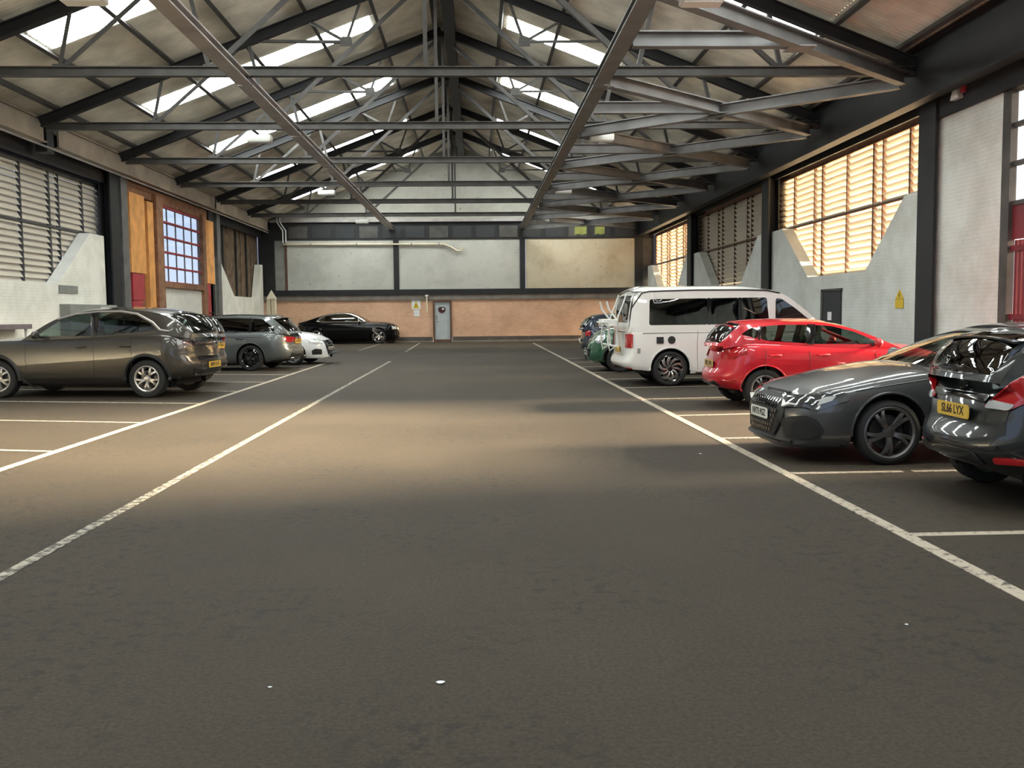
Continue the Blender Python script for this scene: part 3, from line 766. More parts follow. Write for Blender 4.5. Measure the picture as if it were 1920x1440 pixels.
def wheel_meshes(R_, rim, w, style, m, rm=None):
    rm = rm or m; key = (R_, rim, w, style, m.name, rm.name)
    if key in WHEELS: return WHEELS[key]
    def me(name, vf, mt, sm=35):
        x = bpy.data.meshes.new(name); x.from_pydata(vf[0], [], vf[1]); x.materials.append(mt)
        bm = bmesh.new(); bm.from_mesh(x); bmesh.ops.recalc_face_normals(bm, faces=list(bm.faces)); bm.to_mesh(x); bm.free()
        for p in x.polygons: p.use_smooth = True
        x.set_sharp_from_angle(angle=R(sm)); return x
    h = w/2   # outer side is +y
    tyre = me('wheel', lathe([(rim-.005, -h*.9), (rim+.02, -h), (R_-.05, -h*1.04), (R_-.015, -h*.93), (R_, -h*.72), (R_, h*.72), (R_-.015, h*.93), (R_-.05, h*1.04), (rim+.02, h), (rim-.005, h*.9)], 48), RUB)
    rimm = me('rim', merge([lathe([(rim-.03, -h*.8), (rim-.004, -h*.85), (rim-.004, h*.80), (rim+.008, h*.93), (rim-.008, h*.98), (rim-.028, h*.86), (rim-.034, h*.3)], 48)]), rm)
    back = me('brake_disc', lathe([(.0, h*.05), (rim*.66, h*.05), (rim*.68, -h*.05), (0, -h*.05)], 32), DALLOY)
    n, wid0, wid1, twist, pair = style
    V, F_ = [], []
    K = 7
    for sgn in ((-1, 1) if pair else (0,)):
        o = len(V)
        for k in range(K):
            t = k/(K-1); r = .045+(rim-.022-.045)*t; a = twist*t*t+sgn*pair*(.25+.75*t); wd = wid0+(wid1-wid0)*t
            y = h*.72+.03*math.sin(t*math.pi*.9)
            for s_, dy in ((-1, -.012), (-.72, .004), (.72, .004), (1, -.012), (.8, -.04), (-.8, -.04)):
                c, sn = math.cos(a), math.sin(a)
                V.append((r*c-s_*wd/2*sn, y+dy, r*sn+s_*wd/2*c))
        for k in range(K-1):
            for j in range(6): F_.append((o+k*6+j, o+k*6+(j+1) % 6, o+(k+1)*6+(j+1) % 6, o+(k+1)*6+j))
        F_.append(tuple(o+(K-1)*6+j for j in range(6)))
    spoke = me('spoke', (V, F_), m, 30)
    cap = me('hub_cap', lathe([(.0, h*.84), (.034, h*.83), (.06, h*.76), (.07, h*.6)], 24), rm)
    WHEELS[key] = (tyre, rimm, back, spoke, cap, n); return WHEELS[key]

SEC0 = [(0, .90), (.08, .945), (.2, .972), (.4, .992), (.6, 1.0), (.78, .988), (.9, .965), (.97, .94), (1, .915)]
class Car:
    def __init__(s, name, label, sp, pm, pos, head, cat='car'):
        s.sp = sp; s.k = sp.get('k', 1.06); s.root = empty(name, (pos[0], pos[1], 0), head); tag(s.root, label, cat); s.pm = pm
        s.build()
    def out(s, name, vf, m, parent=None, smooth=40, solid=0):
        V, F_ = vf; k = s.k
        bm = bmesh.new(); bv = [bm.verts.new((v[0]*k, v[1]*k, v[2]*k)) for v in V]
        for f in F_:
            try: bm.faces.new([bv[i] for i in f])
            except ValueError: pass
        bmesh.ops.remove_doubles(bm, verts=list(bm.verts), dist=1e-4)
        bmesh.ops.recalc_face_normals(bm, faces=list(bm.faces))
        if solid: bmesh.ops.solidify(bm, geom=list(bm.faces), thickness=solid)
        return obj(name, bm, m, parent or s.root, smooth)
    def ybody(s, x):
        sp = s.sp; xr, xf = -sp['ro'], sp['wb']+sp['fo']
        W = sp['W']*(1-.025*((x-(xr+xf)/2)/((xf-xr)/2))**2)
        a, b = xr+sp.get('rl', .55), xf-sp.get('fl', .9); nr, nf = sp.get('nr', 2.6), sp.get('nf', 2.5)
        if x < a: return W*max(0, 1-((a-x)/(a-xr))**nr)**(1/nr)
        if x > b: return W*max(0, 1-((x-b)/(xf-b))**nf)**(1/nf)
        return W
    def build(s):
        sp = s.sp; xr, xf = -sp['ro'], sp['wb']+sp['fo']; Rw = sp['R']; Ra = sp.get('Ra', Rw+.055); W = sp['W']
        zsh = s.zsh = pchip(sp['zsh']); zlo = pchip(sp['low']); sec = pchip(sp.get('sec', SEC0)); crown = pchip(sp['crown'])
        dxr = pchip(sp['dxr']); dxf = pchip(sp['dxf'])
        a, b = xr+sp.get('rl', .55), xf-sp.get('fl', .9)
        xs = set()
        for i in range(21):
            t = math.sin(i/20*math.pi/2); xs.add(round(xr+(a-xr)*(1-t), 5)); xs.add(round(xf-(xf-b)*(1-t), 5))
        x = a
        while x < b: xs.add(round(x, 5)); x += .07
        for w in (0, sp['wb']):
            for i in range(25): xs.add(round(w+Ra*math.cos(math.pi*i/24), 5))
            xs.add(round(w+Ra+.004, 5)); xs.add(round(w-Ra-.004, 5))
        xs = [x for x in sorted(xs) if xr <= x <= xf]
        def zb(x, y):
            z = zlo(x)
            for w in (0, sp['wb']):
                d = abs(x-w)
                if d < Ra and y > .5*W: z = max(z, Rw+.01+math.sqrt(Ra*Ra-d*d))
            return z
        rows = [0, .03, .08, .15, .24, .34, .44, .54, .64, .73, .81, .88, .93, .97, 1]
        G = {}; V, F_ = [], []
        for sg in (1, -1):
            g = []
            for x in xs:
                y = s.ybody(x); z0, z1 = zb(x, y), zsh(x); col = []
                wr_ = max(0, min(1, (a-x)/(a-xr)))**1.3; wf_ = max(0, min(1, (x-b)/(xf-b)))**1.3
                for t in rows:
                    # section measured on absolute height so arches do not pinch it
                    z = z0+(z1-z0)*t; th = max(0, min(1, (z-zlo(x))/max(.05, z1-zlo(x))))
                    V.append((x+wr_*dxr(th)-wf_*dxf(th), sg*y*sec(th), z)); col.append(len(V)-1)
                g.append(col)
            G[sg] = g
            for i in range(len(xs)-1):
                for j in range(len(rows)-1): F_.append((g[i][j], g[i+1][j], g[i+1][j+1], g[i][j+1]))
        xa, xc = sp['roof'][-1][0], sp['roof'][0][0]       # roof pts listed rear to front
        sp['roof'] = sorted(sp['roof']); xc, xa = sp['roof'][0][0], sp['roof'][-1][0]
        NS = 10
        for rng in ([i for i, x in enumerate(xs) if x >= xa-.10], [i for i, x in enumerate(xs) if x <= xc+.14]):
            prev = None
            for i in rng:
                L, Rr = V[G[1][i][-1]], V[G[-1][i][-1]]; row = []
                for q in range(NS+1):
                    u = 1-2*q/NS
                    V.append((L[0], L[1]*u, L[2]+crown(xs[i])*(1-abs(u)**2.4))); row.append(len(V)-1)
                if prev:
                    for q in range(NS): F_.append((prev[q], prev[q+1], row[q+1], row[q]))
                prev = row
        s.body = s.out('body', (V, F_), s.pm, smooth=32)
        solidbody = (V, F_)
        # greenhouse
        zt = s.zt = pchip(sp['roof']); k1, k2 = sp.get('tum', (.18, .38))
        def yb(x): return s.ybody(x)*sec(1)-.004
        def ys(x, z):
            d = max(0, z-zsh(x)); return max(.05, yb(x)-k1*d-k2*d*d)
        s.ys = ys
        N = 40; top = [(xc+(xa-xc)*i/N, zt(xc+(xa-xc)*i/N)) for i in range(N+1)]
        bot = [(xc+(xa-xc)*i/24, zsh(xc+(xa-xc)*i/24)-.012) for i in range(25)]
        outline = bot+top[::-1]
        wins = [rounded(w, sp.get('wr', .05)) for w in sp['win']]
        v2, A, H = cdt(outline, wins, .09)
        body, glass_ = [], []
        for sg in (1, -1):
            v3 = [(p.x, sg*ys(p.x, p.y), p.y) for p in v2]
            body.append(sub(v3, A))
            for h in H: glass_.append((sub(v3, h), sg))
        xA1, xC1 = sp['xA1'], sp['xC1']; bf, br, rc = sp.get('bf', .13), sp.get('br', .10), sp.get('rc', .05)
        def screen(x0, x1, bul0, bul1, c0, c1, holes):
            arc = [0.0]; XX = [x0+(x1-x0)*i/80 for i in range(81)]
            for i in range(80): arc.append(arc[-1]+math.hypot(XX[i+1]-XX[i], zt(XX[i+1])-zt(XX[i])))
            def Pt(u, t):
                q = t*arc[-1]; i = 0
                while i < 79 and arc[i+1] < q: i += 1
                x = XX[i]+(XX[i+1]-XX[i])*(q-arc[i])/max(1e-9, arc[i+1]-arc[i]); t = (x-x0)/(x1-x0); z = zt(x); y = ys(x, z); q = 1-u*u
                return (x+(bul0+(bul1-bul0)*t)*q, u*y, z+(c0+(c1-c0)*t)*q)
            ol = [(-1+2*i/16, 0) for i in range(17)]+[(1, i/10) for i in range(1, 11)]+[(1-2*i/16, 1) for i in range(1, 17)]+[(-1, 1-i/10) for i in range(1, 10)]
            v2, A, H = cdt(ol, [rounded(h, .06) for h in holes], .13)
            v3 = [Pt(p.x, p.y) for p in v2]
            return sub(v3, A), [sub(v3, h) for h in H]
        m = sp.get('wsm', .93)
        bA, gA = screen(xa, xA1, bf, bf*.5, .015, rc, [[(-m, .04), (m, .04), (m, .95), (-m, .95)]])
        rw = sp.get('rwin', [(-.86, .12), (.86, .12), (.84, .9), (-.84, .9)])
        bC, gC = screen(xc, xC1, -br, -br*.6, .015, rc, [rw] if rw else [])
        bR, _ = screen(xA1, xC1, bf*.5, -br*.6, rc, rc, [])
        body += [bA, bC]
        s.cabin = s.out('cabin_frame', merge(body), s.pm, smooth=32)
        rm = sp.get('roofm') or s.pm
        s.roofo = s.out('roof_panel', bR, rm, smooth=32)
        tin = sp.get('tint', CGLASS); tinr = sp.get('rtint', tin)
        for (vf, sg) in glass_: s.out('side_window', vf, tin)
        for vf in gA: s.out('windscreen', vf, CGLASS)
        for vf in gC: s.out('rear_window', vf, tinr)
        V, F_ = merge([solidbody]+body+[bR]+[g[0] for g in glass_]+gA+gC)
        s.bvh = BVHTree.FromPolygons([Vector(v) for v in V], F_)
        # underside, liners, wheels
        o = bmesh.new(); box(o, ((xr+.5)*s.k, -(W-.30)*s.k, .20*s.k), ((xf-.45)*s.k, (W-.30)*s.k, .34*s.k)); obj('underbody', o, UND, s.root)
        for w in (0, sp['wb']):
            for sg in (1, -1):
                pv, pf = [], []; n = 18
                yo = s.ybody(w)*.965; yi = W-.34
                for i in range(n+1):
                    an = math.pi*i/n; c, sn = math.cos(an), math.sin(an); rr = Ra+.006
                    pv += [(w+rr*c, sg*yo, Rw+.01+rr*sn), (w+rr*c, sg*yi, Rw+.01+rr*sn)]
                pv.append((w, sg*yi, Rw)); pv += [(w-Ra, sg*yi, .2), (w+Ra, sg*yi, .2)]
                for i in range(n): pf.append((2*i, 2*i+1, 2*i+3, 2*i+2)); pf.append((2*i+1, 2*n+2, 2*i+3))
                pf.append((1, 2*n+4, 2*n+3, 2*n+1))
                s.out('wheel_arch_liner', (pv, pf), UND)
                lip = sp.get('lip', .014)
                bm = bmesh.new(); pts = []
                for i in range(25):
                    an = math.pi*(i/24)*1.06-.03*math.pi; xx = w+Ra*math.cos(an); zz = Rw+.01+Ra*math.sin(an)
                    hit = s.bvh.ray_cast(Vector((xx, sg*2, max(zz, .22)+.012)), Vector((0, -sg, 0)))
                    yy = hit[0].y if hit[0] else sg*yo
                    pts.append((xx*s.k, yy*s.k, max(zz, .2)*s.k))
                tube(bm, pts, lip*s.k, 6); obj('wheel_arch_trim', bm, sp.get('archm') or s.pm, s.root, 50)
        near = sp.get('near', 1); tyre, rimm, back, spoke, cap, n = wheel_meshes(Rw, sp.get('rim', Rw*.68), sp.get('tw', .215), sp.get('spokes', (5, .09, .05, 0, 0)), sp.get('wm', ALLOY), sp.get('rimm'))
        for w in (0, sp['wb']):
            for sg in (1, -1):
                yy = (s.ybody(w)*.985-sp.get('tw', .215)/2)*s.k*sg
                wo = mobj('wheel', tyre, s.root, (w*s.k, yy, Rw*s.k), (0, 0, 0 if sg > 0 else math.pi), (s.k,)*3)
                mobj('rim', rimm, wo); mobj('brake_disc', back, wo); mobj('hub_cap', cap, wo)
                for i in range(n): mobj('spoke', spoke, wo, rot=(0, 2*math.pi*(i+.25)/n, 0))
        # seats and dash
        if sp.get('seats', 1):
            xs_ = sp.get('seatx', (xa-1.05, xa-1.95))
            for i, x in enumerate(xs_):
                for sg in (1, -1):
                    zc = sp.get('seatz', .42)
                    pts = [(x+.42, zc), (x+.45, zc+.12), (x+.1, zc+.12), (x-.10, zc+.66), (x-.13, zc+.70), (x-.11, zc+.88), (x-.20, zc+.90), (x-.24, zc+.70), (x-.24, zc+.6), (x-.02, zc)]
                    bm = prism([(p*s.k, q*s.k) for p, q in pts], (sg*.36-.24)*s.k, (sg*.36+.24)*s.k, 'y')
                    for v in bm.verts:
                        if v.co.z > (zc+.68)*s.k: v.co.y = sg*.36*s.k+(v.co.y-sg*.36*s.k)*.5
                    bmesh.ops.bevel(bm, geom=list(bm.edges), offset=.02, segments=2, affect='EDGES')
                    obj('seat', bm, sp.get('seatm', SEATM), s.root, 40)
            zd = zsh(xa)-.03
            wd = ys(xa, zd)-.06
            bm = prism([((xa+.06)*s.k, (zd-.02)*s.k), ((xa-.30)*s.k, (zd+.02)*s.k), ((xa-.42)*s.k, (zd-.10)*s.k), ((xa-.38)*s.k, .5*s.k), (xa*s.k, .5*s.k)], -wd*s.k, wd*s.k, 'y')
            obj('dashboard', bm, SEATM, s.root)
            sw_ = obj('steering_wheel', (lambda v: v)(merge([lathe([(.165*s.k, -.014), (.185*s.k, 0), (.165*s.k, .014), (.15*s.k, 0), (.165*s.k, -.014)], 24)])), SEATM, s.root, 40)
            sw_.location = ((xa-.55)*s.k, -.36*s.k, (zd-.02)*s.k); sw_.rotation_euler = (0, R(65), R(90))
            bm = bmesh.new(); box(bm, ((xc+.2)*s.k, -(W-.16)*s.k, .34*s.k), ((xa-.1)*s.k, (W-.16)*s.k, .44*s.k)); obj('cabin_floor', bm, UND, s.root)
    # project a flat outline onto the skin of the car. phi: outward direction in degrees (0 front, 180 rear, 90 left side, -90 right side)
    def skin(s, name, poly, phi, m, off=.006, step=.06, r=.02, parent=None, solid=.012, dx=0):
        n = Vector((math.cos(R(phi)), math.sin(R(phi)), 0)); U = Vector((-n.y, n.x, 0))
        if abs(phi) % 90 > .1:          # corner pieces are laid out about the body corner they sit on
            sg = 1 if n.y > 0 else -1; W = s.sp['W']
            ref = Vector((s.sp['wb']+s.sp['fo']-.30, sg*.74*W, 0)) if n.x > 0 else Vector((-s.sp['ro']+.20, sg*.76*W, 0))
            poly = [(x+U.dot(ref), z) for x, z in poly]
        poly = rounded(poly, r, 3) if r else poly
        v2, A, H = cdt(poly, [], step); V = []
        for p in v2:
            o = U*p.x+Vector((0, 0, p.y))+n*6
            h = s.bvh.ray_cast(o, -n)
            if h[0] is None or (h[0]-o).length > 7.6: q = s.bvh.find_nearest(U*p.x+Vector((0, 0, p.y))+n*(s.sp['ro'] if abs(phi) > 135 else 1))[0]; nn = n
            else:
                q = h[0]; nn = h[1]
                if nn.dot(n) < 0: nn = -nn
            V.append(tuple(q+(nn*.6+n*.4).normalized()*off+n*dx))
        return s.out(name, sub(V, A), m, parent, 40, -solid if solid else 0)
    def side(s, name, poly, m, sg, **k):    # poly in (x,z)
        p = [(-x if sg > 0 else x, z) for x, z in poly]
        return s.skin(name, p, 90*sg, m, **k)
    def strip(s, name, pts, w, m, sg, off=.004):   # thin line on a flank, pts in (x,z)
        bm = bmesh.new(); P = []
        for x, z in pts:
            h = s.bvh.ray_cast(Vector((x, sg*3, z)), Vector((0, -sg, 0)))
            y = h[0].y if h[0] else sg*s.sp['W']
            P.append((x*s.k, (y+sg*off)*s.k, z*s.k))
        tube(bm, P, w*s.k/2, 6); return obj(name, bm, m, s.root, 50)
    def seams(s, xs, z0=.32, mid=None):
        for sg in (1, -1):
            for x in xs:
                zt_ = s.zsh(x)+.0; n = 8
                s.strip('door_seam', [(x-.02*math.sin(i/n*3), z0+(zt_-z0)*i/n) for i in range(n+1)], .008, UND, sg, 0)
    def handles(s, xs, z, m=None):
        for sg in (1, -1):
            for x in xs:
                h = s.bvh.ray_cast(Vector((x, sg*3, z)), Vector((0, -sg, 0)))
                if not h[0]: continue
                y = h[0].y; bm = bmesh.new()
                tube(bm, [((x-.10)*s.k, (y-sg*.005)*s.k, z*s.k), ((x-.085)*s.k, (y+sg*.03)*s.k, z*s.k), ((x+.07)*s.k, (y+sg*.032)*s.k, (z+.004)*s.k), ((x+.10)*s.k, (y-sg*.005)*s.k, z*s.k)], .013*s.k, 6)
                obj('door_handle', bm, m or s.pm, s.root, 50)
    def mirrors(s, x, z, m=None):
        for sg in (1, -1):
            y = s.ys(x, z); bm = bmesh.new()
            bmesh.ops.create_uvsphere(bm, u_segments=16, v_segments=10, radius=1)
            for v in bm.verts:
                c = v.co; v.co = Vector(((x+.03+c.x*.075*(1 if c.x > 0 else .45))*s.k, sg*(y+.16+c.y*.11)*s.k, (z+.03+c.z*.075)*s.k))
            mo = obj('wing_mirror', bm, m or s.pm, s.root, 50)
            bm = bmesh.new(); bar(bm, ((x+.02)*s.k, sg*(y-.03)*s.k, (z-.01)*s.k), ((x+.02)*s.k, sg*(y+.1)*s.k, z*s.k), .05*s.k, .03*s.k); obj('mirror_arm', bm, TRIM, mo)
    def plate(s, y, z, phi, text, m, w=.52, h=.112, off=.02):
        n = Vector((math.cos(R(phi)), math.sin(R(phi)), 0)); U = Vector((-n.y, n.x, 0))
        hits = []
        for uu, vv in ((0, 0), (-.2, 0), (.2, 0), (0, -h/2), (0, h/2)):
            q = s.bvh.ray_cast(U*(y+uu)+Vector((0, 0, z+vv))+n*6, -n)
            if q[0]: hits.append(q[0].dot(n))
        c = (U*y+n*(max(hits)+off)+Vector((0, 0, z)))*s.k
        bm = bmesh.new(); box(bm, (-w/2*s.k, -h/2*s.k, -.008), (w/2*s.k, h/2*s.k, 0)); bmesh.ops.bevel(bm, geom=[e for e in bm.edges if abs((e.verts[0].co-e.verts[1].co).z) > .004], offset=.012, segments=3, affect='EDGES')
        o = obj('number_plate', bm, m, s.root); o.matrix_local = Matrix.Translation(c) @ Matrix((( U.x, 0, n.x, 0), (U.y, 0, n.y, 0), (0, 1, 0, 0), (0, 0, 0, 1)))
        bb = bmesh.new(); box(bb, (-(w/2-.05)*s.k, -(h/2+.0)*s.k*.5, -off*s.k-.03), ((w/2-.05)*s.k, h/2*s.k*.5, -.008)); obj('plate_mount', bb, TRIM, o)
        if text:
            t = mobj('lettering', TEXT[text], o, (0, 0, .001), None, (.92*s.k, s.k, 1))
        return o
    def wipe(s): pass

def near_pose(contact, head, sp, at_front, sg):
    """place a car so that a wheel on side sg (+1 left) touches the ground at contact"""
    k = sp.get('k', 1.06); W = sp['W']
    lx = (sp['wb'] if at_front else 0)*k; ly = sg*(W-.12)*k
    c, s_ = math.cos(head), math.sin(head)
    return (contact[0]-(lx*c-ly*s_), contact[1]-(lx*s_+ly*c))

P_CROSS = paint('bronze_black_paint', (.052, .047, .040), .6, .34)
P_DGREY = paint('charcoal_paint', (.028, .030, .032), .4, .35)
P_GREY = paint('mid_grey_paint', (.115, .125, .125), .5, .38)
P_WHITE = paint('white_paint', (.80, .80, .80), 0, .3)
P_BLACK = mat('black_paint', (.003, .003, .0035), .1, 0, spec=.35)
P_VAN = paint('van_white_paint', (.80, .78, .745), 0, .3)
P_RED = paint('red_paint', (.52, .008, .022), .15, .3)
P_A3 = paint('gunmetal_paint', (.075, .077, .080), .55, .36)
P_FOC = paint('dark_slate_paint', (.011, .014, .016), .4, .3)
P_GREEN = paint('british_green_paint', (.030, .115, .062), .35, .3)
P_BLUE = paint('navy_paint', (.020, .030, .055), .4, .3)

LOW = lambda xr, xf, r, c, f: [(xr, r), (xr+.35, r-.02), (xr+.9, c), (xf-1.0, c), (xf-.4, f+.02), (xf, f)]
DXR = [(0, .10), (.10, .03), (.22, 0), (.42, .01), (.52, .05), (.75, .07), (.95, .10), (1, .13)]
DXF = [(0, .10), (.10, .03), (.25, 0), (.5, .01), (.75, .04), (.92, .09), (1, .15)]

# 1. dark crossover, tail to the aisle -----------------------------------------------------------
X1 = dict(wb=2.87, ro=.83, fo=.88, W=.945, R=.345, Ra=.42, rim=.235, near=1,
          zsh=[(-.83, 1.00), (-.6, 1.10), (-.2, 1.16), (.3, 1.14), (1.2, 1.09), (2.3, 1.05), (2.8, 1.04), (3.3, .98), (3.6, .90), (3.75, .80)],
          low=LOW(-.83, 3.75, .36, .26, .28), crown=[(-.9, .0), (-.5, .03), (2.0, .06), (3.0, .06), (3.75, 0)], dxr=DXR, dxf=DXF,
          roof=[(-.76, 1.07), (-.66, 1.22), (-.42, 1.43), (-.15, 1.53), (.2, 1.58), (.6, 1.605), (1.0, 1.60), (1.42, 1.545), (1.75, 1.45), (2.42, 1.055)],
          xA1=1.42, xC1=-.22, br=.14, tum=(.16, .42),
          win=[[(2.14, 1.125), (1.70, 1.41), (1.40, 1.50), (1.12, 1.535), (1.03, 1.125)], [(.95, 1.125), (.98, 1.54), (.55, 1.54), (.22, 1.49), (-.06, 1.34), (-.16, 1.235), (.3, 1.18)]],
          archm=TRIM, lip=.034, spokes=(5, .040, .048, 0, .28), wm=ALLOY, seatm=SEATG)
h1 = math.pi-R(8.5)
c1 = Car('crossover_car', 'dark bronze coupe crossover with silver wheels parked nose to the left wall', X1, P_CROSS, near_pose((-6.30, 18.15), h1, X1, False, 1), h1)
def common(c, seams, hx, hz, mx, mz): c.seams(seams); c.handles(hx, hz); c.mirrors(mx, mz)
common(c1, (2.32, 1.0, .28), (1.22, .38), .93, 2.0, 1.12)
for sg in (1, -1):
    bm = bmesh.new(); pts = [(1.75, 1.435), (1.42, 1.522), (1.0, 1.562), (.55, 1.565), (.22, 1.515), (-.1, 1.36), (-.25, 1.225), (-.42, 1.20)]
    tube(bm, [(x*c1.k, sg*(c1.ys(x, z)+.006)*c1.k, z*c1.k) for x, z in pts], .024, 6); obj('chrome_window_trim', bm, ALLOY, c1.root, 50)
    c1.side('sill_cladding', [(.46, .27), (2.41, .27), (2.41, .36), (.46, .36)], TRIM, sg, off=.012)
    c1.skin('tail_light', [(sg*.02-.16, .93), (sg*.02+.16, .93), (sg*.02+.16, 1.05), (sg*.02-.16, 1.05)], 180-sg*38, LAMPD, off=.008)
c1.skin('lamp_lens', [(-.14, .95), (-.04, .95), (-.04, 1.03), (-.14, 1.03)], 180-38, LAMPC, off=.016)  # pale piece put in for the white highlight on the near tail light
c1.skin('tail_light_bar', [(-.45, .95), (.45, .95), (.45, 1.01), (-.45, 1.01)], 180, LAMPD, off=.006)
c1.skin('lower_bumper', [(-.56, .40), (.56, .40), (.60, .52), (-.60, .52)], 180, TRIM, off=.008)
c1.skin('chrome_skirt', [(-.54, .40), (.54, .40), (.54, .425), (-.54, .425)], 180, ALLOY, off=.018)
c1.skin('tailgate_recess', [(-.42, .66), (.42, .66), (.42, .73), (-.42, .73)], 180, GLOSSB, off=.004)
c1.plate(.10, .56, 180, 'SM70 KVE', PLY)
c1.skin('headlight', [(-.22, .80), (.2, .82), (.2, .92), (-.22, .90)], 38, LAMPC); c1.skin('headlight', [(-.2, .82), (.22, .80), (.22, .90), (-.2, .92)], -38, LAMPC)
c1.skin('grille', [(-.42, .52), (.42, .52), (.46, .80), (-.46, .80)], 0, TRIM)
def spoiler(c, x0, x1, z, hw, m, t=.03):
    k = c.k; bm = prism([(x0*k, (z+.0)*k), (x0*k, (z+t)*k), (x1*k, (z+t*.2)*k), (x1*k, (z-t*.3)*k)], -hw*k, hw*k, 'y')
    for v in bm.verts:
        u = v.co.y/(hw*k); v.co.z += .04*(1-u*u)*k; v.co.x += (.0 if v.co.x > (x0+x1)/2*k else .10*u*u)*k
    bmesh.ops.subdivide_edges(bm, edges=[e for e in bm.edges if abs(e.verts[0].co.y-e.verts[1].co.y) > .3], cuts=10)
    for v in bm.verts:
        u = v.co.y/(hw*k)
        if abs(u) < .99: v.co.z += .035*(1-u*u)*k
    return obj('roof_spoiler', bm, m, c.root, 40)
spoiler(c1, -.12, -.52, 1.49, .56, GLOSSB)

# 2. dark hatchback hidden behind it -------------------------------------------------------------
X2 = dict(X1, wb=2.62, ro=.82, fo=.85, W=.90, R=.325, Ra=.385, rim=.22,
          zsh=[(-.82, .96), (-.6, 1.02), (0, 1.03), (1.2, 1.0), (2.1, .97), (2.6, .95), (3.1, .88), (3.47, .72)],
          low=LOW(-.82, 3.47, .34, .22, .25), crown=[(-.9, 0), (-.5, .03), (1.9, .05), (2.8, .06), (3.47, 0)],
          roof=[(-.72, 1.00), (-.62, 1.22), (-.40, 1.42), (-.1, 1.49), (.5, 1.52), (.9, 1.515), (1.3, 1.45), (2.1, .98)], xA1=1.2, xC1=-.30,
          win=[[(1.85, 1.05), (1.3, 1.39), (.95, 1.45), (.90, 1.06)], [(.82, 1.06), (.85, 1.46), (.2, 1.45), (-.25, 1.38), (-.40, 1.14), (.2, 1.08)]],
          archm=None, lip=.014, spokes=(5, .08, .05, 0, 0), wm=DALLOY2, seatm=SEATM)
h2 = math.pi-R(9)
c2 = Car('hatchback_car', 'charcoal hatchback mostly hidden behind the coupe crossover', X2, P_DGREY, near_pose((-6.85, 20.85), h2, X2, False, 1), h2)
common(c2, (2.0, .86, .3), (1.05, .3), .88, 1.72, 1.05)
for sg in (1, -1): c2.skin('tail_light', [(-.14, .80), (.14, .80), (.14, 1.0), (-.14, 1.0)], 180-sg*30, LAMPR, off=.01)
c2.skin('lower_bumper', [(-.52, .375), (.52, .375), (.54, .48), (-.54, .48)], 180, TRIM); c2.skin('chrome_skirt', [(-.5, .375), (.5, .375), (.5, .40), (-.5, .40)], 180, ALLOY, off=.016)
c2.plate(.12, .83, 180, 'SA19 NXR', PLY); spoiler(c2, -.2, -.5, 1.46, .52, P_DGREY)

# 3. grey estate --------------------------------------------------------------------------------
X3 = dict(X1, wb=2.97, ro=1.08, fo=.86, W=.93, R=.34, Ra=.395, rim=.255, rl=.75,
          zsh=[(-1.08, .90), (-.85, .985), (-.3, 1.0), (.8, .98), (2.2, .95), (2.6, .93), (3.3, .86), (3.65, .76), (3.83, .66)],
          low=LOW(-1.08, 3.83, .30, .20, .22), crown=[(-1.1, 0), (-.7, .03), (2.2, .05), (3.0, .06), (3.83, 0)],
          roof=[(-.98, .97), (-.82, 1.12), (-.62, 1.30), (-.48, 1.39), (-.1, 1.435), (.5, 1.46), (1.0, 1.45), (1.4, 1.39), (1.7, 1.30), (2.42, .94)], xA1=1.35, xC1=-.46,
          win=[[(2.12, 1.01), (1.66, 1.26), (1.30, 1.36), (1.05, 1.395), (.98, 1.02)], [(.90, 1.02), (.94, 1.405), (.4, 1.405), (.05, 1.395), (.05, 1.03)], [(-.02, 1.03), (-.02, 1.39), (-.3, 1.37), (-.52, 1.22), (-.66, 1.08), (-.6, 1.045)]],
          archm=None, lip=.012, spokes=(5, .05, .045, 0, .16), wm=GLOSSB, tint=DGLASS, seats=1, seatm=SEATM, br=.10)
h3 = math.pi-R(7)
c3 = Car('estate_car', 'mid grey estate car with dark windows and red tail light', X3, P_GREY, near_pose((-6.38, 26.7), h3, X3, False, 1), h3)
common(c3, (2.2, .97, .1), (1.2, .28), .86, 1.95, 1.02)
for sg in (1, -1):
    c3.skin('tail_light', [(sg*.25-.30, .78), (sg*.25+.10, .74), (sg*.25+.26, .80), (sg*.25+.22, .90), (sg*.25-.24, .86)] if sg < 0 else [(-.01-.0, .80), (.15, .74), (.55, .78), (.49, .86), (.03, .90)], 180-sg*42, LAMPR, off=.008)
    c3.strip('shoulder_trim', [(x, .90+.01*math.sin(x)) for x in (-.6, -.2, .3, .8, 1.3, 1.9)], .012, P_GREY, sg, .006)
c3.skin('lower_bumper', [(-.54, .335), (.54, .335), (.52, .46), (-.52, .46)], 180, TRIM); c3.plate(0, .76, 180, 'SN68 ORJ', PLY)
spoiler(c3, -.42, -.78, 1.375, .54, P_GREY)
for y in (-.5, .5):
    bm = bmesh.new(); tube(bm, [(-1.0*c3.k, y*c3.k, .31*c3.k), (-1.07*c3.k, y*c3.k, .31*c3.k)], .045, 12); obj('exhaust_tip', bm, CHROME, c3.root, 40)
for sg in (1, -1):
    bm = bmesh.new(); pts = [(1.2, 1.45), (.5, 1.485), (-.1, 1.46), (-.4, 1.415)]; tube(bm, [(x*c3.k, sg*(c3.ys(x, c3.zt(x))-.02)*c3.k, (c3.zt(x)+.035)*c3.k) for x, z in pts], .014, 6); obj('roof_rail', bm, TRIM, c3.root, 50)

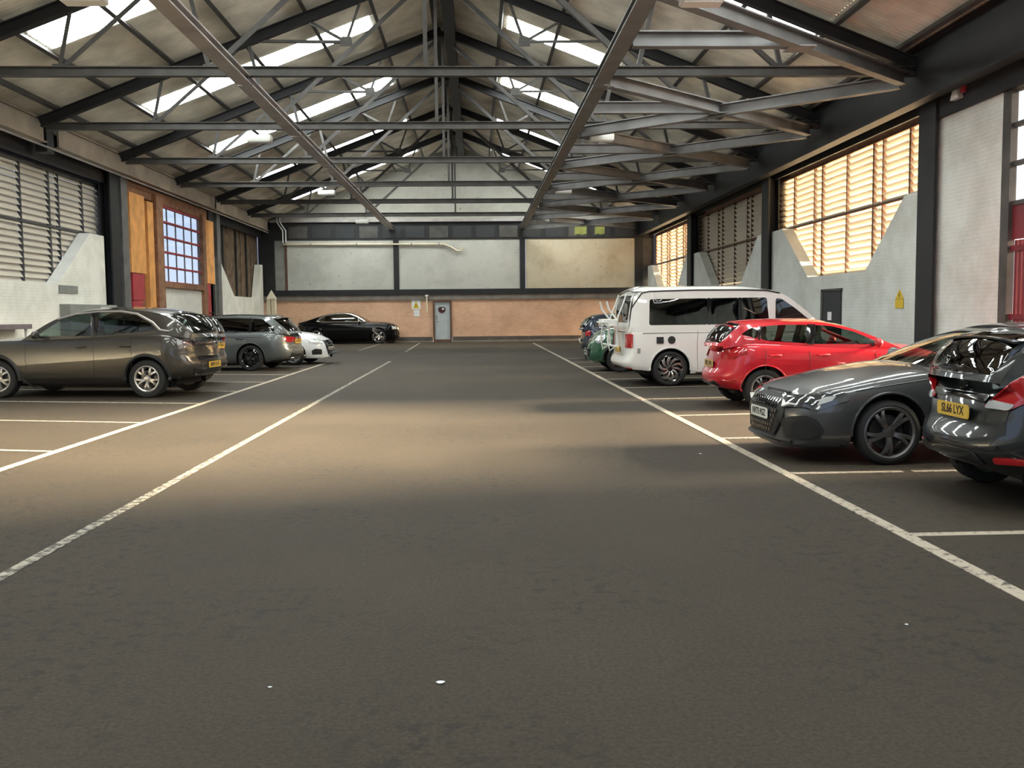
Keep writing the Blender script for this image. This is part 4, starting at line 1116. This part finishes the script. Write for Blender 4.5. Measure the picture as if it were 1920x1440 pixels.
# 4. white saloon nose out ----------------------------------------------------------------------
X4 = dict(X3, wb=2.82, ro=1.04, fo=.90, W=.92, R=.33, Ra=.38,
          zsh=[(-1.04, .88), (-.8, .97), (-.3, .98), (.8, .96), (2.1, .93), (2.5, .92), (3.1, .86), (3.5, .78), (3.72, .70)],
          low=LOW(-1.04, 3.72, .30, .20, .17), crown=[(-1.1, 0), (-.7, .03), (2.2, .05), (3.0, .07), (3.5, .05), (3.72, 0)],
          roof=[(-.75, .97), (-.3, 1.22), (.1, 1.37), (.6, 1.425), (1.0, 1.42), (1.3, 1.37), (1.6, 1.27), (2.3, .93)], xA1=1.22, xC1=.05,
          win=[[(2.0, 1.0), (1.55, 1.25), (1.2, 1.345), (.98, 1.365), (.92, 1.0)], [(.84, 1.0), (.88, 1.37), (.4, 1.35), (.0, 1.24), (-.25, 1.06), (.0, 1.02)]], dxf=[(0, .04), (.08, .0), (.3, .0), (.6, .01), (.8, .05), (.92, .10), (1, .18)],
          wm=DALLOY2, spokes=(5, .09, .05, 0, 0), tint=CGLASS, nf=2.7)
h4 = -R(7)
c4 = Car('saloon_car', 'white saloon car with black grille nosing out past the grey estate', X4, P_WHITE, (-8.60, 30.75), h4)
common(c4, (2.1, .9, .1), (1.1, .2), .84, 1.85, 1.0)
def front_set(c, gw, gz0, gz1, lz, gm=TRIM, lamp_m=LAMPC, mesh=True, intakes=True):
    c.skin('grille', [(-gw*.70, gz0), (gw*.70, gz0), (gw, (gz0+gz1)*.5+.06), (gw*.92, gz1), (-gw*.92, gz1), (-gw, (gz0+gz1)*.5+.06)], 0, gm, off=.01)
    if mesh:
        n = 6
        for i in range(1, n):
            z = gz0+(gz1-gz0)*i/n; w = gw*(.72+.25*i/n)
            c.skin('grille_bar', [(-w, z-.008), (w, z-.008), (w, z+.008), (-w, z+.008)], 0, GLOSSB, off=.022, r=0, step=.12)
    for sg in (1, -1):
        p = [(-.26, lz), (.22, lz+.05), (.22, lz+.14), (-.05, lz+.13), (-.26, lz+.10)]
        if sg < 0: p = [(-x, z) for x, z in p]
        c.skin('headlight', p, sg*34, lamp_m, off=.008)
        q = [(-.22, lz+.012), (.16, lz+.055), (.18, lz+.075), (-.22, lz+.03)]
        if sg < 0: q = [(-x, z) for x, z in q]
        c.skin('daytime_strip', q, sg*34, WHITEP, off=.014, r=0)
        if intakes:
            p = [(-.16, .30), (.12, .30), (.14, .42), (.06, .47), (-.16, .44)]
            if sg < 0: p = [(-x, z) for x, z in p]
            c.skin('air_intake', p, sg*26, TRIM, off=.006)
front_set(c4, .40, .28, .70, .62)
c4.plate(0, .46, 0, 'SF18 LTO', PLW); c4.skin('front_lip', [(-.5, .19), (.5, .19), (.5, .215), (-.5, .215)], 0, P_WHITE, off=.012)

# 5. black coupe along the far wall ---------------------------------------------------------------
X5 = dict(X1, wb=3.11, ro=1.18, fo=.98, W=.97, R=.37, Ra=.43, rim=.275, rl=.8, fl=.7, nf=3.2,
          zsh=[(-1.18, .92), (-.9, 1.02), (-.2, 1.06), (1.0, 1.06), (2.2, 1.05), (3.0, 1.03), (3.7, .98), (4.0, .93), (4.09, .86)],
          low=LOW(-1.18, 4.09, .34, .22, .24), crown=[(-1.2, 0), (-.7, .05), (2.2, .06), (3.3, .08), (4.09, .02)],
          roof=[(-.95, 1.06), (-.5, 1.17), (0, 1.33), (.5, 1.47), (1.0, 1.54), (1.4, 1.545), (1.75, 1.48), (2.0, 1.38), (2.55, 1.07)], xA1=1.75, xC1=.45, br=.05,
          win=[[(2.33, 1.12), (1.98, 1.33), (1.7, 1.44), (1.35, 1.49), (.95, 1.475), (.5, 1.40), (.2, 1.28), (.08, 1.16), (.3, 1.12)]], wr=.1,
          archm=None, lip=.012, spokes=(5, .11, .09, 0, 0), wm=CHROME, seatm=SEATG)
c5 = Car('coupe_car', 'black luxury coupe parked along the brown brick far wall', X5, P_BLACK, (-8.52, 51.15), R(0))
for sg in (-1,):
    bm = bmesh.new(); pts = [(2.45, 1.10), (2.02, 1.36), (1.72, 1.475), (1.35, 1.52), (.95, 1.505), (.5, 1.43), (.17, 1.30), (.0, 1.15), (.3, 1.095), (1.4, 1.095), (2.4, 1.09)]
    tube(bm, [(x*c5.k, sg*(c5.ys(x, z)+.010)*c5.k, z*c5.k) for x, z in pts], .042, 6); obj('chrome_window_trim', bm, CHROME, c5.root, 50)
c5.seams((2.5, .55)); c5.mirrors(2.1, 1.1, CHROME)
c5.skin('grille', [(-.32, .42), (.32, .42), (.34, .90), (-.34, .90)], 0, CHROME, off=.03)
for sg in (1, -1): c5.skin('headlight', [(-.16, .72), (.16, .72), (.16, .86), (-.16, .86)], sg*36, LAMPC); c5.skin('tail_light', [(-.05, .62), (.05, .62), (.05, .85), (-.05, .85)], 180-sg*40, LAMPR)
c5.side('fender_vent', [(2.82, .62), (2.86, .62), (2.86, .80), (2.82, .80)], CHROME, -1)

# 6. white camper van -----------------------------------------------------------------------------
SECV = [(0, .93), (.08, .965), (.25, .99), (.5, 1.0), (.75, .995), (.92, .985), (1, .975)]
X6 = dict(wb=3.0, ro=.93, fo=.90, W=.95, R=.345, Ra=.405, rim=.262, sec=SECV, rl=.30, nr=3.6, fl=.75, nf=2.6,
          zsh=[(-.93, 1.06), (0, 1.08), (2.0, 1.08), (2.75, 1.09), (3.2, 1.04), (3.6, .92), (3.9, .74)],
          low=LOW(-.93, 3.9, .34, .24, .22), crown=[(-1, 0), (2.7, .05), (3.3, .07), (3.9, 0)],
          dxr=[(0, .12), (.06, .02), (.14, -.02), (.28, 0), (.33, .05), (1, .075)], dxf=DXF,
          roof=[(-.82, 1.06), (-.79, 1.45), (-.74, 1.70), (-.64, 1.84), (-.3, 1.875), (1.0, 1.885), (2.0, 1.87), (2.25, 1.80), (2.6, 1.56), (3.15, 1.08)], xA1=2.12, xC1=-.62, br=.03, bf=.16, rc=.05,
          tum=(.04, .09), wr=.05, wsm=.92, rwin=[(-.84, .22), (.84, .22), (.82, .86), (-.82, .86)],
          win=[[(-.42, 1.20), (-.40, 1.71), (.75, 1.72), (.75, 1.20)], [(.80, 1.20), (.80, 1.72), (1.38, 1.725), (1.38, 1.20)], [(1.42, 1.20), (1.42, 1.725), (1.94, 1.725), (1.98, 1.20)], [(2.10, 1.20), (2.12, 1.71), (2.24, 1.70), (2.52, 1.50), (2.86, 1.22)]],
          tint=DGLASS, archm=None, lip=.02, spokes=(10, .016, .020, .5, .10), wm=ALLOY, rimm=GLOSSB, tw=.235, seatx=(1.95, 0.5), seatz=.62, seatm=SEATM)
h6 = R(1.5)
c6 = Car('camper_van', 'white camper van with raised roof and bike rack on its tail', X6, P_VAN, near_pose((4.03, 19.40), h6, X6, False, -1), h6, 'van')
k = c6.k
# pop-top roof
def poptop():
    V, F_ = [], []; n = 20; N = 16
    for i in range(n+1):
        x = -.70+(2.62+.0)*i/n; e = min(1, (x+.70)/.22, (1.95-x)/.55 if x < 1.95 else 0); e = max(0, e)**.5
        for j in range(N+1):
            u = -1+2*j/N; q = (1-abs(u)**5)**.2 if abs(u) < 1 else 0
            V.append((x, u*.80, 1.885-.02*abs(u)+(.085*e)*q+.02*(1-u*u)))
    for i in range(n):
        for j in range(N): F_.append((i*(N+1)+j, i*(N+1)+j+1, (i+1)*(N+1)+j+1, (i+1)*(N+1)+j))
    return V, F_
c6.out('pop_top', poptop(), P_VAN, smooth=40)
bm = bmesh.new(); pts = [(-.78, 1.865), (-.55, 1.835), (-.4, 1.865), (.5, 1.885), (1.5, 1.88), (1.95, 1.865), (2.2, 1.81)]
for sg in (1, -1):
    bm = bmesh.new(); tube(bm, [(x*k, sg*(c6.ys(x, min(z, c6.zt(x)))+.012)*k, min(z, c6.zt(x)-.0)*k) for x, z in pts], .014, 6); obj('roof_gutter', bm, TRIM, c6.root, 50)
    c6.skin('tail_light', [(-.11, .76), (.11, .76), (.11, 1.03), (-.11, 1.03)], 180-sg*52, LAMPR, off=.012)
    c6.side('sliding_rail', [(-.55, 1.04), (2.9, 1.04), (2.9, 1.052), (-.55, 1.052)], GREYB, sg, off=.004, r=0)
    c6.strip('side_step', [(.5, .26), (1.4, .26), (2.5, .26)], .05, CHROME, sg, .03)
    c6.skin('rear_reflector', [(-.09, .335), (.09, .335), (.09, .365), (-.09, .365)], 180-sg*40, LAMPR, off=.012)
c6.seams((.55, 2.02, 2.95)); c6.handles((2.12,), 1.0); c6.mirrors(2.75, 1.22, P_VAN)
c6.side('socket_cover', [(-.28, .84), (-.14, .84), (-.14, .97), (-.28, .97)], TRIM, -1, r=.01)
c6.side('filler_cap', [(.02+.075*math.cos(i*math.pi/8), .91+.075*math.sin(i*math.pi/8)) for i in range(16)], TRIM, -1, r=0)
c6.side('door_badge', [(-.66, .67), (-.6, .67), (-.6, .75), (-.66, .75)], GREYB, -1, r=0)
c6.plate(0, .72, 180, None, PLY)
front_set(c6, .5, .5, .7, .70, intakes=False)
# bike rack with two arms: top-level thing hanging on the tailgate
br = empty('bike_rack', c6.root.location, h6)
xr = (-.93-.02)*k
for y in (-.55, .35):
    bm = bmesh.new(); tube(bm, [(xr-.03, y, .80), (xr-.05, y, 1.2), (xr-.02, y, 1.45), (xr+.09, y, 1.72), (xr+.16, y, 1.93)], .018, 8); obj('upright_tube', bm, WHITEP, br, 50)
    bm = bmesh.new(); tube(bm, [(xr-.05, y, 1.40), (xr-.22, y, 1.62), (xr-.26, y, 1.78)], .02, 8); obj('support_arm', bm, WHITEP, br, 50)
    bm = bmesh.new(); tube(bm, [(xr-.03, y, .86), (xr-.20, y, .74), (xr-.24, y, .95), (xr-.20, y, 1.34)], .018, 8); obj('fold_arm', bm, WHITEP, br, 50)
for z, d in ((1.36, .10), (1.28, .18), (.84, .12), (1.33, .24)):
    bm = bmesh.new(); tube(bm, [(xr-d, -.72, z), (xr-d, .72, z)], .024, 8); obj('cross_tube', bm, WHITEP, br, 50)
for y in (-.66, -.45, .2, .5): obj('clamp', bx((xr-.26, y-.05, 1.25), (xr-.06, y+.05, 1.40), .01), WHITEP, br)
tag(br, 'white folded bike rack hanging on the tail of the camper van', 'bike rack')

# 7. red hatchback --------------------------------------------------------------------------------
XF = dict(wb=2.49, ro=.74, fo=.82, W=.87, R=.315, Ra=.37, rim=.222, rl=.62, nr=2.5, fl=.95,
          zsh=[(-.74, .88), (-.55, .98), (-.2, 1.03), (.4, 1.00), (1.2, .95), (1.9, .93), (2.4, .92), (2.9, .84), (3.15, .74), (3.31, .62)],
          low=LOW(-.74, 3.31, .32, .21, .2), crown=[(-.8, 0), (-.4, .03), (1.8, .06), (2.6, .07), (3.31, 0)], dxr=[(0, .13), (.12, .03), (.25, 0), (.40, .01), (.50, .06), (.75, .10), (1, .15)], dxf=DXF,
          k=1.0, roof=[(-.60, .985), (-.53, 1.13), (-.42, 1.25), (-.25, 1.33), (.1, 1.365), (.5, 1.375), (.85, 1.365), (1.2, 1.315), (1.5, 1.23), (2.2, .94)], xA1=1.0, xC1=-.20, br=.13, bf=.15, tum=(.2, .42),
          win=[[(1.92, 1.0), (1.45, 1.21), (1.12, 1.295), (.84, 1.32), (.78, 1.02)], [(.68, 1.03), (.72, 1.325), (.3, 1.325), (-.02, 1.305), (-.06, 1.10), (.1, 1.07)], [(-.10, 1.11), (-.08, 1.295), (-.2, 1.28), (-.36, 1.18)]],
          rwin=[(-.84, .10), (.84, .10), (.80, .86), (-.80, .86)], archm=None, lip=.013, spokes=(5, .045, .04, .1, .19), wm=DALLOY2, seatm=SEATG, rtint=DGLASS)
h7 = R(0.5)
c7 = Car('hatchback_car', 'bright red hatchback with dark wheels beside the camper van', XF, P_RED, near_pose((4.52, 14.55), h7, XF, False, -1), h7)
common(c7, (1.78, .72, .02), (.92, .15), .85, 1.72, 1.0)
for sg in (1, -1):
    p = [(-.20, .80), (.06, .80), (.30, .90), (.28, .96), (-.06, .94), (-.2, .90)]
    if sg > 0: p = [(-x, z) for x, z in p]
    c7.skin('tail_light', p, 180-sg*42, LAMPR, off=.008)
    c7.skin('rear_reflector', [(-.13, .42), (.13, .43), (.13, .47), (-.13, .46)], 180-sg*35, LAMPR, off=.008)
c7.skin('lower_bumper', [(-.48, .355), (.48, .355), (.44, .43), (-.44, .43)], 180, TRIM)
c7.plate(0, .70, 180, 'SB21 XHK', mat('pale_orange_plate', (.55, .36, .12), .5)); spoiler(c7, -.14, -.55, 1.295, .50, P_RED)
c7.skin('headlight', [(-.22, .68), (.2, .72), (.2, .82), (-.22, .78)], 36, LAMPC); c7.skin('headlight', [(-.2, .72), (.22, .68), (.22, .78), (-.2, .82)], -36, LAMPC); c7.skin('grille', [(-.38, .38), (.38, .38), (.42, .56), (-.42, .56)], 0, TRIM)
bm = bmesh.new(); tube(bm, [(.1*c7.k, 0, 1.50*c7.k), (-.1*c7.k, 0, 1.60*c7.k)], .006, 6); obj('aerial', bm, TRIM, c7.root)

# 8. gunmetal hatchback nose out ------------------------------------------------------------------
X8 = dict(wb=2.70, ro=.82, fo=1.0, W=.90, R=.325, Ra=.39, rim=.262, rl=.6, fl=.72, nf=3.2, nr=2.6,
          zsh=[(-.82, .92), (-.6, .99), (0, 1.0), (1.2, .96), (1.9, .935), (2.3, .92), (2.75, .86), (3.1, .80), (3.5, .74), (3.70, .68)],
          low=LOW(-.82, 3.70, .30, .19, .16), crown=[(-.9, 0), (-.5, .03), (1.9, .06), (2.6, .085), (3.4, .05), (3.70, .01)], dxr=DXR,
          dxf=[(0, .02), (.05, -.02), (.10, .0), (.3, .0), (.6, .0), (.8, .03), (.92, .08), (1, .16)],
          k=1.0, roof=[(-.70, .985), (-.58, 1.14), (-.36, 1.27), (0, 1.335), (.5, 1.36), (.9, 1.345), (1.2, 1.30), (1.5, 1.21), (2.18, .94)], xA1=1.05, xC1=-.3, tum=(.2, .42),
          win=[[(1.88, 1.0), (1.42, 1.185), (1.1, 1.27), (.86, 1.295), (.8, 1.0)], [(.7, 1.0), (.74, 1.305), (.2, 1.295), (-.2, 1.25), (-.38, 1.08), (.1, 1.02)]], bf=.16,
          archm=None, lip=.013, spokes=(5, .050, .042, .14, .17), wm=DALLOY2, seatm=SEATM)
h8 = math.pi+R(1.5)
c8 = Car('hatchback_car', 'gunmetal hatchback with black grille facing the aisle beside the dark slate hatchback', X8, P_A3, near_pose((4.10, 9.17), h8, X8, True, 1), h8)
common(c8, (1.95, .8, .1), (1.0, .2), .86, 1.75, 1.0)
c8.skin('grille', [(-.34, .25), (.34, .25), (.52, .45), (.48, .665), (-.48, .665), (-.52, .45)], 0, TRIM, off=.010)
HEX = []
for i in range(-6, 7):
    for j in range(7):
        y = i*.066+(j % 2)*.033; z = .31+j*.05
        lim = .30+.16*min(1, (z-.27)/.18)
        if abs(y) > lim-.05 or (abs(y) < .28 and .40 < z < .56): continue
        HEX.append((y, z))
for y, z in HEX: c8.skin('grille_cell', [(y+.027*math.cos(a*math.pi/3+.52), z+.024*math.sin(a*math.pi/3+.52)) for a in range(6)], 0, GLOSSB, off=.022, r=0, step=.2, solid=.008)
c8.skin('hood_vent', [(-.34, .685), (.34, .685), (.34, .70), (-.34, .70)], 0, UND, off=.004, r=0)
c8.plate(0, .47, 0, 'NV73 PGZ', PLW, off=.045)
for i in range(4):                                                 # interlocking emblem rings
    bm = bmesh.new(); pts = [(3.715*c8.k, (-.105+.07*i+.045*math.cos(a*math.pi/9))*c8.k, (.61+.045*math.sin(a*math.pi/9))*c8.k) for a in range(19)]
    tube(bm, pts, .007, 6); obj('emblem_ring', bm, GLOSSB, c8.root, 50)
for sg in (1, -1):
    f = (lambda P: P) if sg > 0 else (lambda P: [(-x, z) for x, z in P])
    c8.skin('headlight', f([(-.40, .605), (-.32, .555), (.10, .56), (.34, .665), (.30, .73), (-.02, .69), (-.40, .665)]), sg*38, mat('dark_headlamp', (.055, .06, .065), .08, .4, coat=1), off=.008)
    c8.skin('daytime_strip', f([(-.390, .660), (-.30, .566), (.12, .568), (.135, .594), (-.27, .597), (-.345, .672)]), sg*38, WHITEP, off=.016, r=0)
    c8.skin('lamp_lens', f([(.10, .60), (.22, .655), (.24, .70), (.13, .68)]), sg*38, LAMPC, off=.016, r=.01)
    c8.skin('lamp_upper_strip', f([(-.28, .650), (.02, .665), (.02, .675), (-.28, .661)]), sg*38, LAMPC, off=.014, r=0)
    c8.skin('air_intake', f([(-.22, .26), (-.02, .245), (.13, .27), (.17, .36), (.12, .46), (.02, .50), (-.10, .485), (-.30, .44)]), sg*30, TRIM, off=.006)
    c8.skin('brake_duct', f([(-.10, .27), (.04, .265), (.12, .31), (.13, .38), (.07, .45), (-.04, .46), (-.13, .40), (-.15, .32)]), sg*30, UND, off=.014)
    c8.strip('bonnet_crease', [(x, z) for x, z in ((3.05, .745), (2.7, .80), (2.3, .855), (1.9, .885))], .012, P_A3, sg, .003)
c8.skin('front_splitter', [(-.62, .19), (.62, .19), (.62, .225), (-.62, .225)], 0, TRIM, off=.012, r=0)
c8.skin('front_splitter', [(-.35, .195), (.3, .195), (.3, .225), (-.35, .225)], 48, TRIM, off=.012, r=0)

# 9. dark slate hatchback nearest, tail to the aisle ----------------------------------------------
X9 = dict(XF, W=.865, spokes=(5, .08, .05, 0, 0), tint=DGLASS, rtint=DGLASS, wm=DALLOY2)
h9 = R(-1.5)
X9['ro'] = .76
p9 = (3.78+.76, 7.42)
c9 = Car('hatchback_car', 'dark slate hatchback with big red tail light, nearest car, tail to the aisle', X9, P_FOC, p9, h9)
common(c9, (1.78, .72, .02), (.92, .15), .85, 1.72, 1.0)
for sg in (1, -1):
    f = (lambda P: [(-x, z) for x, z in P]) if sg > 0 else (lambda P: P)
    c9.skin('tail_light', f([(-.22, .80), (-.02, .78), (.20, .90), (.34, 1.10), (.20, 1.13), (-.02, .98)]), 180-sg*44, LAMPR, off=.01)
    c9.skin('reverse_lens', f([(-.20, .785), (.0, .785), (.04, .83), (-.16, .85)]), 180-sg*44, LAMPC, off=.018)
    c9.skin('rear_reflector', f([(-.10, .385), (.14, .39), (.14, .435), (-.10, .43)]), 180-sg*34, LAMPR, off=.01)
c9.skin('tailgate_trim', [(-.42, .83), (.42, .83), (.44, .88), (-.44, .88)], 180, GLOSSB, off=.012)
c9.skin('emblem', [(.06*math.cos(i*math.pi/8), .925+.028*math.sin(i*math.pi/8)) for i in range(16)], 180, CHROME, off=.02, r=0)
c9.skin('lower_bumper', [(-.48, .355), (.48, .355), (.44, .44), (-.44, .44)], 180, TRIM)
c9.skin('bumper_ledge', [(-.62, .50), (.62, .50), (.62, .515), (-.62, .515)], 180, GLOSSB, off=.014, r=0)
c9.plate(.05, .74, 180, 'SL66 LYX', PLY); spoiler(c9, -.14, -.58, 1.29, .52, GLOSSB)
bm = bmesh.new(); bar(bm, (-.66*c9.k, -.02, 1.03*c9.k), (-.60*c9.k, .22, 1.12*c9.k), .02, .02); obj('rear_wiper', bm, TRIM, c9.root)

# 10. green small hatch with white roof, nose out --------------------------------------------------
X10 = dict(XF, wb=2.50, ro=.62, fo=.72, W=.86, R=.31, Ra=.375, rl=.5, fl=.75, nf=2.4,
           zsh=[(-.62, .93), (-.4, 1.0), (.4, 1.0), (1.3, .97), (1.8, .97), (2.3, .97), (2.75, .92), (3.05, .84), (3.22, .74)],
           low=LOW(-.62, 3.22, .3, .2, .22), crown=[(-.7, 0), (1.7, .05), (2.6, .10), (3.0, .08), (3.22, 0)],
           roof=[(-.52, 1.0), (-.46, 1.2), (-.34, 1.38), (-.1, 1.43), (.5, 1.45), (.9, 1.44), (1.25, 1.38), (1.75, 1.0)], xA1=1.15, xC1=-.25,
           win=[[(1.5, 1.06), (1.22, 1.31), (.95, 1.36), (.6, 1.375), (.55, 1.06)], [(.45, 1.06), (.48, 1.375), (-.15, 1.36), (-.3, 1.1)]], roofm=P_WHITE, archm=TRIM, lip=.03, wm=GLOSSB, k=1.1)
c10 = Car('small_car', 'green small car with white roof half hidden by the camper van', X10, P_GREEN, (6.45, 24.9), math.pi)
for sg in (1, -1): c10.skin('headlight', [(.14*math.cos(i*math.pi/8), .80+.12*math.sin(i*math.pi/8)) for i in range(16)], sg*32, LAMPC, off=.012, r=0)
c10.skin('grille', [(-.36, .36), (.36, .36), (.42, .55), (-.42, .55)], 0, TRIM); c10.plate(0, .45, 0, 'SD20 FWU', PLW); c10.mirrors(1.45, 1.06)

# 11. navy hatchback behind -------------------------------------------------------------------------
X11 = dict(X2, k=.97, spokes=(5, .08, .05, 0, 0), wm=DALLOY2)
c11 = Car('hatchback_car', 'navy hatchback beyond the green car with its tail to the aisle', X11, P_BLUE, (4.25, 31.2), 0)
for sg in (1, -1): c11.skin('tail_light', [(-.14, .82), (.14, .80), (.14, .98), (-.14, .98)], 180-sg*36, LAMPR, off=.01)
c11.plate(0, .66, 180, None, PLW); c11.skin('lower_bumper', [(-.5, .375), (.5, .375), (.5, .46), (-.5, .46)], 180, TRIM); spoiler(c11, -.2, -.5, 1.46, .52, P_BLUE)

# black pillar trims between the side windows
for c, polys in ((c7, [[(.675, 1.02), (.79, 1.01), (.85, 1.325), (.715, 1.33)], [(-.07, 1.09), (-.095, 1.10), (-.085, 1.30), (-.015, 1.31)]]),
                 (c9, [[(.675, 1.02), (.79, 1.01), (.85, 1.325), (.715, 1.33)]]), (c8, [[(.69, .99), (.81, .99), (.87, 1.30), (.73, 1.31)]]),
                 (c1, [[(.94, 1.11), (1.04, 1.11), (1.13, 1.545), (.97, 1.55)]]), (c2, [[(.81, 1.05), (.91, 1.05), (.96, 1.455), (.84, 1.465)]]),
                 (c3, [[(.89, 1.01), (.99, 1.01), (1.06, 1.40), (.93, 1.41)], [(-.03, 1.02), (.06, 1.02), (.06, 1.40), (-.03, 1.395)]]),
                 (c4, [[(.83, .99), (.93, .99), (.99, 1.37), (.87, 1.375)]]),
                 (c6, [[(.74, 1.20), (.81, 1.20), (.81, 1.72), (.74, 1.72)], [(1.37, 1.20), (1.43, 1.20), (1.43, 1.725), (1.37, 1.725)]])):
    for p in polys:
        for sg in (1, -1): c.side('pillar_trim', p, GLOSSB, sg, off=.003, r=.006, solid=.006)
